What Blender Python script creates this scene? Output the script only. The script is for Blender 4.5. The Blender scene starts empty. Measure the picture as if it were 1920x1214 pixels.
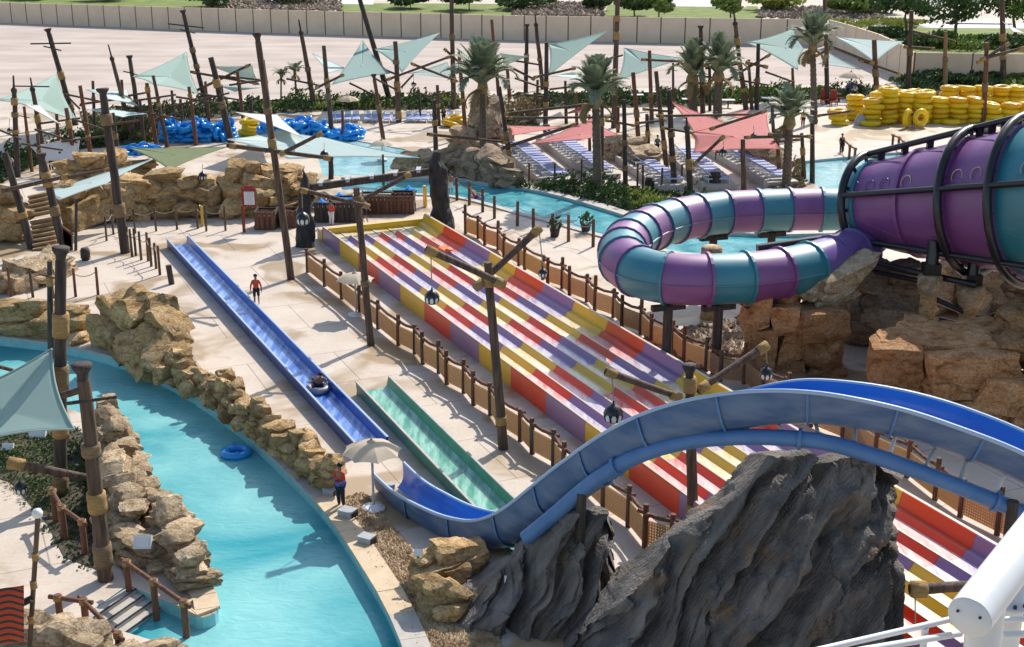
import bpy, bmesh, math, random
from math import sin, cos, tan, radians, pi, sqrt, atan2
from mathutils import Vector, Matrix, noise, geometry
random.seed(7)
R = random.random
def U(a, b): return a + (b - a) * random.random()
# ------------------------------------------------------------------ camera, sky, sun
F, CX, CY, H, P = 2500.0, 960.0, 607.0, 21.0, radians(17.9)
scene = bpy.context.scene
COL = scene.collection
cam = bpy.data.cameras.new('camera'); camo = bpy.data.objects.new('camera', cam); COL.objects.link(camo)
camo.location = (0, 0, H); camo.rotation_euler = (pi / 2 - P, 0, 0)
cam.sensor_width = 36; cam.lens = 36 * F / 1920; cam.clip_start = .2; cam.clip_end = 3000
scene.camera = camo
SUN_EL, SUN_AZ = radians(42), radians(30)
w = bpy.data.worlds.new('World'); scene.world = w; w.use_nodes = True
nt = w.node_tree; nt.nodes.clear()
sk = nt.nodes.new('ShaderNodeTexSky'); sk.sky_type = 'NISHITA'; sk.sun_disc = False
sk.sun_elevation = SUN_EL; sk.sun_rotation = SUN_AZ; sk.air_density = 1.2; sk.dust_density = 1.5
bg = nt.nodes.new('ShaderNodeBackground'); bg.inputs[1].default_value = .145
wo = nt.nodes.new('ShaderNodeOutputWorld')
nt.links.new(sk.outputs[0], bg.inputs[0]); nt.links.new(bg.outputs[0], wo.inputs[0])
sl = bpy.data.lights.new('sun', 'SUN'); sl.energy = 4.5; sl.angle = radians(.5); sl.color = (1, .95, .87)
so = bpy.data.objects.new('sun', sl); COL.objects.link(so); so.location = (40, 80, 90)
sd = Vector((sin(SUN_AZ) * cos(SUN_EL), cos(SUN_AZ) * cos(SUN_EL), sin(SUN_EL)))
so.rotation_euler = (-sd).to_track_quat('-Z', 'Y').to_euler()
scene.view_settings.view_transform = 'Standard'; scene.view_settings.look = 'None'
scene.view_settings.gamma = 1; scene.view_settings.exposure = .22; scene.view_settings.use_curve_mapping = False
scene.cycles.max_bounces = 5; scene.cycles.diffuse_bounces = 2; scene.cycles.transparent_max_bounces = 8
# ------------------------------------------------------------------ placing helpers
CAM = Vector((0, 0, H))
def ray(x, y):
    a = (x - CX) / F; b = (CY - y) / F
    return Vector((a, cos(P) + b * sin(P), -sin(P) + b * cos(P)))
def G(x, y, z=0.0):
    d = ray(x, y); return CAM + d * ((z - H) / d.z)
def V(x, y, Y):
    d = ray(x, y); return CAM + d * (Y / d.y)
def mpp(p): return (p - CAM).length / F          # metres per photo pixel at p
def catmull(pts, step):
    out = []; n = len(pts)
    for i in range(n - 1):
        p0 = pts[max(i - 1, 0)]; p1 = pts[i]; p2 = pts[i + 1]; p3 = pts[min(i + 2, n - 1)]
        m = max(2, int((p2 - p1).length / step))
        for k in range(m):
            t = k / m
            out.append(.5 * ((2 * p1) + (p2 - p0) * t + (2 * p0 - 5 * p1 + 4 * p2 - p3) * t * t + (3 * p1 - p0 - 3 * p2 + p3) * t ** 3))
    out.append(pts[-1].copy()); return out
def resample(pts, step):
    out = [pts[0].copy()]; acc = 0
    for a, b in zip(pts, pts[1:]):
        L = (b - a).length
        while acc + L >= step and L > 1e-9:
            t = (step - acc) / L; a = a.lerp(b, t); out.append(a.copy()); L = (b - a).length; acc = 0
        acc += L
    return out
# ------------------------------------------------------------------ mesh builder
class MB:
    def __init__(s): s.v = []; s.f = []; s.sm = []
    def add(s, vs, fs, smooth=False):
        o = len(s.v); s.v += [Vector(v) for v in vs]
        for f in fs: s.f.append([i + o for i in f]); s.sm.append(smooth)
        return s
    def box(s, c, d, rz=0, M=None):
        m = M if M else Matrix.Rotation(rz, 3, 'Z'); c = Vector(c)
        vs = [c + m @ Vector((x * d[0] / 2, y * d[1] / 2, z * d[2] / 2)) for x in (-1, 1) for y in (-1, 1) for z in (-1, 1)]
        return s.add(vs, [(0, 1, 3, 2), (4, 6, 7, 5), (0, 4, 5, 1), (2, 3, 7, 6), (0, 2, 6, 4), (1, 5, 7, 3)])
    def bar(s, a, b, wd, ht, up=Vector((0, 0, 1))):
        a = Vector(a); b = Vector(b); t = (b - a); L = t.length; t.normalize()
        x = t.cross(up); x = x.normalized() if x.length > 1e-6 else Vector((1, 0, 0)); z = x.cross(t)
        return s.box((a + b) / 2, (wd, L, ht), M=Matrix((x, t, z)).transposed())
    def tube(s, pts, rad, n=8, cap=True, smooth=True):
        pts = [Vector(p) for p in pts]; m = len(pts)
        if not isinstance(rad, (list, tuple)): rad = [rad] * m
        vs = []; up = None
        for i, p in enumerate(pts):
            t = (pts[min(i + 1, m - 1)] - pts[max(i - 1, 0)]).normalized()
            if up is None: up = Vector((0, 0, 1)) if abs(t.z) < .9 else Vector((0, 1, 0))
            x = t.cross(up); x.normalize(); up = x.cross(t).normalized()
            for k in range(n):
                a = 2 * pi * k / n; vs.append(p + (x * cos(a) + up * sin(a)) * rad[i])
        fs = [(i * n + k, i * n + (k + 1) % n, (i + 1) * n + (k + 1) % n, (i + 1) * n + k) for i in range(m - 1) for k in range(n)]
        s.add(vs, fs, smooth)
        if cap:
            s.add(vs[:n], [tuple(range(n))[::-1]]); s.add(vs[-n:], [tuple(range(n))])
        return s
    def lathe(s, c, prof, n=10, M=None, smooth=True):
        c = Vector(c); M = M or Matrix.Identity(3)
        vs = [c + M @ Vector((r * cos(2 * pi * k / n), r * sin(2 * pi * k / n), z)) for r, z in prof for k in range(n)]
        m = len(prof)
        s.add(vs, [(i * n + k, i * n + (k + 1) % n, (i + 1) * n + (k + 1) % n, (i + 1) * n + k) for i in range(m - 1) for k in range(n)], smooth)
        return s
    def loft(s, rings, closed=False, smooth=True, caps=False):
        n = len(rings[0]); vs = [v for r in rings for v in r]; q = n if closed else n - 1
        s.add(vs, [(i * n + k, i * n + (k + 1) % n, (i + 1) * n + (k + 1) % n, (i + 1) * n + k) for i in range(len(rings) - 1) for k in range(q)], smooth)
        if caps: s.add(rings[0], [tuple(range(n))[::-1]]); s.add(rings[-1], [tuple(range(n))])
        return s
    def torus(s, c, R_, r, n=14, m=7, M=None, sz=1.0):
        c = Vector(c); M = M or Matrix.Identity(3)
        vs = [c + M @ Vector(((R_ + r * cos(b)) * cos(a), (R_ + r * cos(b)) * sin(a), r * sin(b) * sz)) for a in [2 * pi * i / n for i in range(n)] for b in [2 * pi * j / m for j in range(m)]]
        return s.add(vs, [(i * m + j, ((i + 1) % n) * m + j, ((i + 1) % n) * m + (j + 1) % m, i * m + (j + 1) % m) for i in range(n) for j in range(m)], True)
    def mesh(s, name, mat, org=Vector((0, 0, 0))):
        me = bpy.data.meshes.new(name); me.from_pydata([v - org for v in s.v], [], s.f)
        me.polygons.foreach_set('use_smooth', s.sm)
        if mat: me.materials.append(mat)
        me.update(); return me
    def build(s, name, mat, parent=None, **kw):
        if parent is not None: org = ORG[parent.name]
        else: org = kw.pop('at', None) or (Vector((sum(v.x for v in s.v), sum(v.y for v in s.v), 0)) / max(1, len(s.v)) + Vector((0, 0, min(v.z for v in s.v))))
        o = bpy.data.objects.new(name, s.mesh(name, mat, org)); COL.objects.link(o)
        if parent is not None: o.parent = parent
        else: o.location = org
        ORG[o.name] = org
        tag(o, **kw); return o
ORG = {}
def tag(o, label=None, cat=None, group=None, kind=None):
    if label: o['label'] = label
    if cat: o['category'] = cat
    if group: o['group'] = group
    if kind: o['kind'] = kind
    return o
def thing(name, label, cat, loc, group=None):
    o = bpy.data.objects.new(name, None); COL.objects.link(o); o.empty_display_size = .2
    o.location = loc; ORG[o.name] = Vector(loc); return tag(o, label, cat, group)
def inst(name, me, parent, M):          # shared mesh, matrix in world space without scale on parent
    o = bpy.data.objects.new(name, me); COL.objects.link(o)
    if parent is not None: o.parent = parent; o.matrix_local = Matrix.Translation(-ORG[parent.name]) @ M; ORG[o.name] = M.translation.copy()
    else: o.matrix_world = M; ORG[o.name] = M.translation.copy()
    return o
def dup(o, parent=None):
    c = o.copy(); COL.objects.link(c); ORG[c.name] = Vector((0, 0, 0))
    if parent is not None: c.parent = parent
    for ch in list(o.children): dup(ch, c)
    return c
# ------------------------------------------------------------------ materials
def mat(name, c1, c2=None, rough=.6, scale=4.0, stretch=(1, 1, 1), bump=0.0, bscale=None, metal=0.0, spec=.5, contrast=(.35, .65), trans=0.0, coord='Object', coat=0.0, detail=6):
    m = bpy.data.materials.new(name); m.use_nodes = True; t = m.node_tree; n = t.nodes; b = n['Principled BSDF']
    b.inputs['Roughness'].default_value = rough; b.inputs['Metallic'].default_value = metal
    b.inputs['Specular IOR Level'].default_value = spec; b.inputs['Coat Weight'].default_value = coat
    b.inputs['Base Color'].default_value = (*c1, 1)
    if c2 or bump:
        tc = n.new('ShaderNodeTexCoord'); mp = n.new('ShaderNodeMapping'); mp.inputs['Scale'].default_value = stretch
        t.links.new(tc.outputs[coord], mp.inputs[0])
    if c2:
        nz = n.new('ShaderNodeTexNoise'); nz.inputs['Scale'].default_value = scale; nz.inputs['Detail'].default_value = detail
        t.links.new(mp.outputs[0], nz.inputs['Vector'])
        cr = n.new('ShaderNodeValToRGB'); cr.color_ramp.elements[0].position = contrast[0]; cr.color_ramp.elements[1].position = contrast[1]
        cr.color_ramp.elements[0].color = (*c1, 1); cr.color_ramp.elements[1].color = (*c2, 1)
        t.links.new(nz.outputs['Fac'], cr.inputs[0]); t.links.new(cr.outputs[0], b.inputs['Base Color'])
    if bump:
        n2 = n.new('ShaderNodeTexNoise'); n2.inputs['Scale'].default_value = bscale or scale * 3; n2.inputs['Detail'].default_value = 5
        t.links.new(mp.outputs[0], n2.inputs['Vector'])
        bp = n.new('ShaderNodeBump'); bp.inputs['Strength'].default_value = bump; bp.inputs['Distance'].default_value = .1
        t.links.new(n2.outputs['Fac'], bp.inputs['Height']); t.links.new(bp.outputs[0], b.inputs['Normal'])
    if trans:
        tr = n.new('ShaderNodeBsdfTranslucent'); tr.inputs[0].default_value = (*c1, 1)
        mx = n.new('ShaderNodeMixShader'); mx.inputs[0].default_value = trans
        t.links.new(b.outputs[0], mx.inputs[1]); t.links.new(tr.outputs[0], mx.inputs[2]); t.links.new(mx.outputs[0], n['Material Output'].inputs[0])
    return m
M = {}
M['ground'] = mat('sandy_ground', (.50, .42, .34), (.58, .50, .42), .9, .08, bump=.25, bscale=2)
M['sand'] = mat('pale_sand', (.41, .335, .285), (.53, .445, .385), .95, .10, (1, 2.6, 1), bump=.6, bscale=.7)
M['lawn'] = mat('lawn_green', (.10, .15, .02), (.19, .235, .035), .9, .35, bump=.4, bscale=6)
M['road'] = mat('pale_paving', (.62, .60, .58), (.68, .66, .64), .8, .3)
M['coping'] = mat('coping_stone', (.42, .38, .34), (.50, .46, .40), .7, 2, bump=.1)
M['coping_tan'] = mat('tan_coping_stone', (.55, .41, .26), (.62, .48, .32), .7, 3, bump=.1)
M['poolwall'] = mat('pool_wall', (.22, .52, .56), (.30, .60, .62), .5, 2)
M['wall'] = mat('boundary_wall_render', (.72, .56, .40), (.78, .62, .46), .9, .5, bump=.1)
M['wood'] = mat('weathered_timber', (.055, .034, .024), (.15, .092, .06), .8, 7, (1, 1, .12), bump=.5, bscale=16)
M['woodred'] = mat('red_brown_timber', (.10, .040, .022), (.20, .085, .045), .8, 7, (1, 1, .12), bump=.4, bscale=16)
M['wooddark'] = mat('dark_timber', (.03, .024, .022), (.085, .062, .05), .85, 7, (1, 1, .12), bump=.5, bscale=16)
M['woodlight'] = mat('pale_timber', (.30, .19, .095), (.44, .29, .15), .8, 6, (.3, 1, 1), bump=.3)
M['rope'] = mat('rope_lashing', (.30, .18, .065), (.44, .28, .11), .9, 30, (.2, .2, 1), bump=.5, bscale=60)
M['thinrope'] = mat('thin_rope', (.34, .28, .20), None, .9)
M['mesh'] = mat('woven_mesh', (.66, .49, .30), (.76, .60, .39), .9, 12, trans=.65)
M['rock'] = mat('tan_rock', (.22, .118, .045), (.64, .435, .235), .9, 1.6, (1, 1, 1.8), bump=.7, bscale=7, contrast=(.28, .66))
M['rockpale'] = mat('pale_tan_rock', (.34, .24, .14), (.62, .49, .34), .9, 1.5, (1, 1, 1.8), bump=.7, bscale=7, contrast=(.28, .66))
M['rockorange'] = mat('orange_sandstone', (.36, .155, .065), (.68, .385, .19), .9, 1.2, (1, 1, 1.6), bump=.8, bscale=7, contrast=(.28, .68))
M['rockgrey'] = mat('grey_brown_rock', (.22, .16, .11), (.50, .39, .28), .9, 1.5, bump=.8, bscale=7)
M['sail'] = mat('sage_sail_cloth', (.47, .62, .57), (.49, .64, .59), .8, 3, trans=.45)
M['sailpale'] = mat('pale_mint_sail_cloth', (.62, .74, .70), (.66, .77, .73), .8, 3, trans=.3)
M['sailwhite'] = mat('white_sail_cloth', (.75, .74, .70), None, .8, trans=.3)
M['sailgreen'] = mat('olive_sail_cloth', (.20, .24, .11), (.23, .27, .13), .8, 3, trans=.3)
M['sailpink'] = mat('pink_sail_cloth', (.68, .24, .22), (.71, .27, .25), .8, 3, trans=.35)
M['sailred'] = mat('red_sail_cloth', (.42, .07, .05), None, .8, trans=.3)
M['canvas'] = mat('beige_canvas', (.55, .45, .33), (.60, .50, .38), .8, 3, trans=.2)
M['black'] = mat('black_steel', (.012, .012, .016), None, .35, coat=.2)
M['blackrock'] = mat('black_carved_stone', (.012, .012, .014), (.035, .034, .036), .75, 3, (1, 1, .4), bump=.8, bscale=6)
M['white'] = mat('white_paint', (.78, .78, .77), (.72, .72, .71), .4, 3)
M['grey'] = mat('galvanised_grey', (.34, .35, .36), (.42, .43, .44), .5, 8)
M['glass'] = mat('milky_glass', (.75, .74, .70), None, .25)
M['purple'] = mat('purple_fibreglass', (.185, .05, .20), (.22, .066, .24), .46, .9, spec=1.0, coat=.05, bump=.03, bscale=2)
M['teal'] = mat('teal_fibreglass', (.014, .18, .24), (.022, .22, .28), .46, .9, spec=1.0, coat=.05, bump=.03, bscale=2)
M['lilac'] = mat('lilac_fibreglass', (.16, .10, .30), (.19, .12, .34), .3, .9, coat=.25)
M['bluein'] = mat('blue_gelcoat', (.028, .15, .50), (.04, .19, .58), .22, .8, (1, .2, 1), coat=.3)
M['blueout'] = mat('weathered_blue_shell', (.045, .10, .22), (.12, .175, .27), .45, .9, (1, 1, 3), bump=.05, bscale=3)
M['bluepipe'] = mat('blue_steel_pipe', (.06, .16, .36), (.09, .20, .40), .45, 1.5)
M['bluerim'] = mat('pale_blue_rim', (.36, .48, .66), None, .35)
M['ringblue'] = mat('blue_vinyl', (.012, .34, .90), (.03, .43, .94), .16, 2, coat=.3, trans=.3)
M['ringyellow'] = mat('yellow_vinyl', (.95, .66, .012), (.97, .72, .02), .25, 2, coat=.3, trans=.3)
M['ringyellow2'] = mat('deep_yellow_vinyl', (.86, .52, .01), (.90, .58, .015), .25, 2, coat=.3, trans=.3)
M['skin'] = mat('skin', (.28, .15, .09), None, .55)
M['skinpale'] = mat('pale_skin', (.48, .30, .22), None, .55)
M['redshirt'] = mat('orange_red_shirt', (.62, .06, .015), None, .8)
M['darkcloth'] = mat('dark_navy_cloth', (.012, .014, .028), None, .85)
M['bluecloth'] = mat('blue_cloth', (.03, .10, .55), None, .85)
M['greencloth'] = mat('green_cloth', (.02, .12, .08), None, .85)
M['whitecloth'] = mat('white_cloth', (.7, .7, .7), None, .85)
M['hair'] = mat('black_hair', (.01, .008, .007), None, .6)
M['leaf'] = mat('dark_leaf', (.030, .060, .016), (.075, .12, .03), .7, 1.2, trans=.25)
M['leaflight'] = mat('light_leaf', (.09, .15, .025), (.19, .24, .05), .7, 1.2, trans=.25)
M['leafyellow'] = mat('yellow_green_leaf', (.20, .25, .04), (.36, .36, .09), .7, 1.0, trans=.25)
M['palm'] = mat('palm_frond', (.16, .20, .125), (.31, .35, .215), .6, 3, trans=.2)
M['palmdry'] = mat('dry_palm_frond', (.20, .14, .06), (.30, .22, .10), .8, 3)
M['bark'] = mat('palm_bark', (.085, .062, .045), (.20, .155, .115), .9, 5, (1, 1, 3), bump=.8, bscale=10)
M['soil'] = mat('dark_soil', (.045, .035, .026), (.10, .08, .055), .95, 2, bump=.5)
M['gravel'] = mat('tan_pebble', (.22, .13, .06), (.52, .38, .22), .85, 2.2, contrast=(.3, .7))
M['sling'] = mat('blue_sling_fabric', (.26, .31, .58), (.38, .42, .66), .7, 3)
M['towel'] = mat('white_towel', (.72, .72, .74), None, .85)
M['mast_red'] = mat('red_paint', (.28, .022, .016), None, .5)
M['paper'] = mat('white_sign_face', (.72, .72, .72), (.66, .66, .68), .6, 6)
M['yellowpaint'] = mat('yellow_paint', (.65, .42, .03), None, .5)
M['rubble'] = mat('brown_rubble', (.16, .11, .075), (.38, .29, .21), .95, 1.1, bump=.6)

def rockmat(name, dark, mid, light, sc=1.0):
    m = bpy.data.materials.new(name); m.use_nodes = True; t = m.node_tree; n = t.nodes; L = t.links; b = n['Principled BSDF']; b.inputs['Roughness'].default_value = .9; b.inputs['Specular IOR Level'].default_value = .25
    tc = n.new('ShaderNodeTexCoord'); oi = n.new('ShaderNodeObjectInfo'); ad = n.new('ShaderNodeVectorMath'); ad.operation = 'MULTIPLY_ADD'; ad.inputs[1].default_value = (1, 1, 1)
    ge = n.new('ShaderNodeNewGeometry'); L.new(ge.outputs['Position'], ad.inputs[0])
    cx = n.new('ShaderNodeCombineXYZ'); ml = n.new('ShaderNodeMath'); ml.operation = 'MULTIPLY'; ml.inputs[1].default_value = 37; L.new(oi.outputs['Random'], ml.inputs[0]); L.new(ml.outputs[0], cx.inputs[0]); L.new(cx.outputs[0], ad.inputs[2])
    def nz(s_, det=8, ro=.6, stretch=(1, 1, 1), dist=0):
        mp = n.new('ShaderNodeMapping'); mp.inputs['Scale'].default_value = stretch; L.new(ad.outputs[0], mp.inputs[0])
        x = n.new('ShaderNodeTexNoise'); x.inputs['Scale'].default_value = s_; x.inputs['Detail'].default_value = det; x.inputs['Roughness'].default_value = ro; x.inputs['Distortion'].default_value = dist; L.new(mp.outputs[0], x.inputs['Vector']); return x
    a = nz(1.3 * sc, 8, .65, (1, 1, 2.2), .6); cr = n.new('ShaderNodeValToRGB'); e = cr.color_ramp.elements; e[0].position = .30; e[0].color = (*dark, 1); e[1].position = .72; e[1].color = (*light, 1); k = e.new(.48); k.color = (*mid, 1); L.new(a.outputs['Fac'], cr.inputs[0])
    g = nz(11 * sc, 5, .7); gr = n.new('ShaderNodeValToRGB'); gr.color_ramp.elements[0].position = .33; gr.color_ramp.elements[1].position = .62; gr.color_ramp.elements[0].color = (.55, .50, .46, 1); gr.color_ramp.elements[1].color = (1.1, 1.08, 1.05, 1); L.new(g.outputs['Fac'], gr.inputs[0])
    mu = n.new('ShaderNodeMix'); mu.data_type = 'RGBA'; mu.blend_type = 'MULTIPLY'; mu.inputs[0].default_value = .8; L.new(cr.outputs[0], mu.inputs[6]); L.new(gr.outputs[0], mu.inputs[7])
    hs = n.new('ShaderNodeHueSaturation'); mr = n.new('ShaderNodeMapRange'); mr.inputs[3].default_value = .72; mr.inputs[4].default_value = 1.22; L.new(oi.outputs['Random'], mr.inputs[0]); L.new(mr.outputs[0], hs.inputs['Value']); L.new(mu.outputs[2], hs.inputs['Color']); L.new(hs.outputs[0], b.inputs['Base Color'])
    vo = n.new('ShaderNodeTexVoronoi'); vo.feature = 'DISTANCE_TO_EDGE'; vo.inputs['Scale'].default_value = 1.5 * sc; wp = nz(2.2 * sc, 4); mx = n.new('ShaderNodeVectorMath'); mx.operation = 'MULTIPLY_ADD'; mx.inputs[1].default_value = (.9, .9, .9); L.new(wp.outputs['Color'], mx.inputs[0]); L.new(ad.outputs[0], mx.inputs[2]); L.new(mx.outputs[0], vo.inputs['Vector'])
    vr = n.new('ShaderNodeMapRange'); vr.inputs[2].default_value = .07; L.new(vo.outputs['Distance'], vr.inputs[0])
    b1 = n.new('ShaderNodeBump'); b1.inputs['Strength'].default_value = .55; b1.inputs['Distance'].default_value = .12; L.new(vr.outputs[0], b1.inputs['Height'])
    h = nz(4 * sc, 9, .7, (1, 1, 2.5), .5); b2 = n.new('ShaderNodeBump'); b2.inputs['Strength'].default_value = .9; b2.inputs['Distance'].default_value = .16; L.new(h.outputs['Fac'], b2.inputs['Height']); L.new(b1.outputs[0], b2.inputs['Normal']); L.new(b2.outputs[0], b.inputs['Normal'])
    return m
M['rock'] = rockmat('tan_rock', (.21, .115, .045), (.56, .37, .17), (.76, .58, .36))
M['rockpale'] = rockmat('pale_tan_rock', (.25, .16, .085), (.56, .42, .26), (.74, .62, .46))
M['rockorange'] = rockmat('orange_sandstone', (.28, .115, .045), (.64, .33, .145), (.76, .50, .28))
M['rockgrey'] = rockmat('grey_brown_rock', (.18, .12, .08), (.46, .34, .23), (.60, .49, .37))
M['rope2'] = mat('old_rope_lashing', (.17, .11, .055), (.28, .19, .10), .9, 30, (.2, .2, 1), bump=.5, bscale=60)
def deck_material():
    m = bpy.data.materials.new('wet_stained_concrete'); m.use_nodes = True; t = m.node_tree; n = t.nodes; L = t.links; b = n['Principled BSDF']
    tc = n.new('ShaderNodeTexCoord')
    def nz(sc, det=6, dist=0.0):
        x = n.new('ShaderNodeTexNoise'); x.inputs['Scale'].default_value = sc; x.inputs['Detail'].default_value = det; x.inputs['Distortion'].default_value = dist
        L.new(tc.outputs['Object'], x.inputs['Vector']); return x
    def ramp(src, p0, p1, c0, c1):
        r = n.new('ShaderNodeValToRGB'); e = r.color_ramp.elements; e[0].position = p0; e[1].position = p1; e[0].color = (*c0, 1); e[1].color = (*c1, 1)
        L.new(src, r.inputs[0]); return r
    base = ramp(nz(.5).outputs['Fac'], .3, .7, (.57, .47, .375), (.675, .575, .48))
    fine = ramp(nz(7, 4).outputs['Fac'], .3, .75, (.86, .86, .86), (1, 1, 1))
    mul = n.new('ShaderNodeMix'); mul.data_type = 'RGBA'; mul.blend_type = 'MULTIPLY'; mul.inputs[0].default_value = 1
    L.new(base.outputs[0], mul.inputs[6]); L.new(fine.outputs[0], mul.inputs[7])
    wet = ramp(nz(.22, 7, .8).outputs['Fac'], .515, .60, (0, 0, 0), (1, 1, 1))
    st = n.new('ShaderNodeMix'); st.data_type = 'RGBA'; st.inputs[7].default_value = (.40, .285, .165, 1)
    L.new(wet.outputs[0], st.inputs[0]); L.new(mul.outputs[2], st.inputs[6])
    # saw-cut joints, large slabs
    br = n.new('ShaderNodeTexBrick'); br.inputs['Scale'].default_value = 1; br.inputs['Brick Width'].default_value = 4.2; br.inputs['Row Height'].default_value = 4.2
    br.inputs['Mortar Size'].default_value = .028; br.inputs['Color1'].default_value = (1, 1, 1, 1); br.inputs['Color2'].default_value = (.96, .96, .96, 1); br.inputs['Mortar'].default_value = (.58, .55, .52, 1)
    mp = n.new('ShaderNodeMapping'); mp.inputs['Rotation'].default_value = (0, 0, radians(-24)); L.new(tc.outputs['Object'], mp.inputs[0]); L.new(mp.outputs[0], br.inputs['Vector'])
    m2 = n.new('ShaderNodeMix'); m2.data_type = 'RGBA'; m2.blend_type = 'MULTIPLY'; m2.inputs[0].default_value = 1
    L.new(st.outputs[2], m2.inputs[6]); L.new(br.outputs['Color'], m2.inputs[7]); L.new(m2.outputs[2], b.inputs['Base Color'])
    rr = n.new('ShaderNodeMapRange'); rr.inputs[3].default_value = .75; rr.inputs[4].default_value = .38; L.new(wet.outputs[0], rr.inputs[0]); L.new(rr.outputs[0], b.inputs['Roughness'])
    return m
M['deck'] = deck_material()
M['joint'] = mat('dark_wall_joint', (.17, .13, .10), None, .9)
def water_material(name, deep, pale, see, sc=.14, foam=.0):
    m = bpy.data.materials.new(name); m.use_nodes = True; t = m.node_tree; n = t.nodes; L = t.links; n.clear()
    out = n.new('ShaderNodeOutputMaterial'); tc = n.new('ShaderNodeTexCoord')
    nz = n.new('ShaderNodeTexNoise'); nz.inputs['Scale'].default_value = sc; nz.inputs['Detail'].default_value = 5; nz.inputs['Distortion'].default_value = 1.2
    L.new(tc.outputs['Object'], nz.inputs['Vector'])
    cr = n.new('ShaderNodeValToRGB'); e = cr.color_ramp.elements; e[0].position = .36; e[1].position = .64; e[0].color = (*deep, 1); e[1].color = (*pale, 1); L.new(nz.outputs['Fac'], cr.inputs[0])
    df = n.new('ShaderNodeBsdfDiffuse'); L.new(cr.outputs[0], df.inputs[0])
    tr = n.new('ShaderNodeBsdfTransparent'); tr.inputs[0].default_value = (.30, .82, .86, 1)
    m1 = n.new('ShaderNodeMixShader'); m1.inputs[0].default_value = see; L.new(df.outputs[0], m1.inputs[1]); L.new(tr.outputs[0], m1.inputs[2])
    gl = n.new('ShaderNodeBsdfGlossy'); gl.inputs['Roughness'].default_value = .08
    fr = n.new('ShaderNodeFresnel'); fr.inputs['IOR'].default_value = 1.33
    m2 = n.new('ShaderNodeMixShader'); L.new(fr.outputs[0], m2.inputs[0]); L.new(m1.outputs[0], m2.inputs[1]); L.new(gl.outputs[0], m2.inputs[2])
    b1 = n.new('ShaderNodeTexNoise'); b1.inputs['Scale'].default_value = 1.6; b1.inputs['Detail'].default_value = 4; b1.inputs['Distortion'].default_value = .8
    mp = n.new('ShaderNodeMapping'); mp.inputs['Scale'].default_value = (1, 1.8, 1); L.new(tc.outputs['Object'], mp.inputs[0]); L.new(mp.outputs[0], b1.inputs['Vector'])
    bp = n.new('ShaderNodeBump'); bp.inputs['Strength'].default_value = .22; bp.inputs['Distance'].default_value = .25; L.new(b1.outputs['Fac'], bp.inputs['Height'])
    for x in (gl, fr, df): L.new(bp.outputs[0], x.inputs['Normal'])
    L.new(m2.outputs[0], out.inputs[0]); return m
M['water'] = water_material('turquoise_water', (.022, .35, .42), (.30, .69, .68), .22, .11)
M['waterfar'] = water_material('shallow_pool_water', (.26, .60, .65), (.55, .80, .82), .25, .25)
M['waterriver'] = water_material('moving_river_water', (.03, .34, .40), (.22, .62, .66), .25, .35)
def flume_floor(name, c, pale=None, p0=.28, p1=.56):
    m = bpy.data.materials.new(name); m.use_nodes = True; t = m.node_tree; n = t.nodes; L = t.links; b = n['Principled BSDF']
    tc = n.new('ShaderNodeTexCoord'); mp = n.new('ShaderNodeMapping'); mp.inputs['Rotation'].default_value = (0, 0, radians(-24)); mp.inputs['Scale'].default_value = (3.2, .5, 1); L.new(tc.outputs['Object'], mp.inputs[0])
    nz = n.new('ShaderNodeTexNoise'); nz.inputs['Scale'].default_value = 1.0; nz.inputs['Detail'].default_value = 7; nz.inputs['Roughness'].default_value = .65; L.new(mp.outputs[0], nz.inputs['Vector'])
    cr = n.new('ShaderNodeValToRGB'); e = cr.color_ramp.elements; e[0].position = p0; e[1].position = p1; e[0].color = (*c, 1); e[1].color = (*(pale or [min(.86, .38 * x + .50) for x in c]), 1)
    L.new(nz.outputs['Fac'], cr.inputs[0]); L.new(cr.outputs[0], b.inputs['Base Color']); b.inputs['Roughness'].default_value = .3; b.inputs['Coat Weight'].default_value = .4
    bp = n.new('ShaderNodeBump'); bp.inputs['Strength'].default_value = .25; bp.inputs['Distance'].default_value = .1; L.new(nz.outputs['Fac'], bp.inputs['Height']); L.new(bp.outputs[0], b.inputs['Normal'])
    return m
C3 = {'purple': (.29, .17, .33), 'yellow': (.74, .46, .02), 'red': (.72, .060, .010)}
for k_, c_ in C3.items():
    M['lane_' + k_] = mat(k_ + '_lane_gelcoat', c_, tuple(x * .92 + .045 for x in c_), .38, .8, coat=.08, contrast=(.45, .8))
    M['wet_' + k_] = flume_floor(k_ + '_wet_lane_floor', c_)  # pale tone holds white water streaks plus sun glare painted into the colour
M['lane_rim'] = mat('sun_highlight_lane_rim', (.62, .52, .40), None, .35)  # sun highlight along the rims, painted as a pale colour
M['blueshade'] = mat('shaded_blue_channel_side', (.010, .055, .28), (.014, .07, .34), .3, 1.5, coat=.2)  # darker copy of the flume blue: shade on the channel walls put into colour
M['wetblue'] = flume_floor('wet_blue_channel', (.02, .11, .44), (.30, .45, .75), .42, .66)
M['bluewall'] = mat('blue_flume_side', (.03, .07, .26), (.05, .10, .32), .4, 1.5)
M['greenin'] = flume_floor('wet_green_channel', (.025, .25, .15), (.34, .60, .48), .42, .68)
M['greenwall'] = mat('green_flume_side', (.06, .24, .16), (.09, .29, .20), .4, 1.5)
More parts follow.
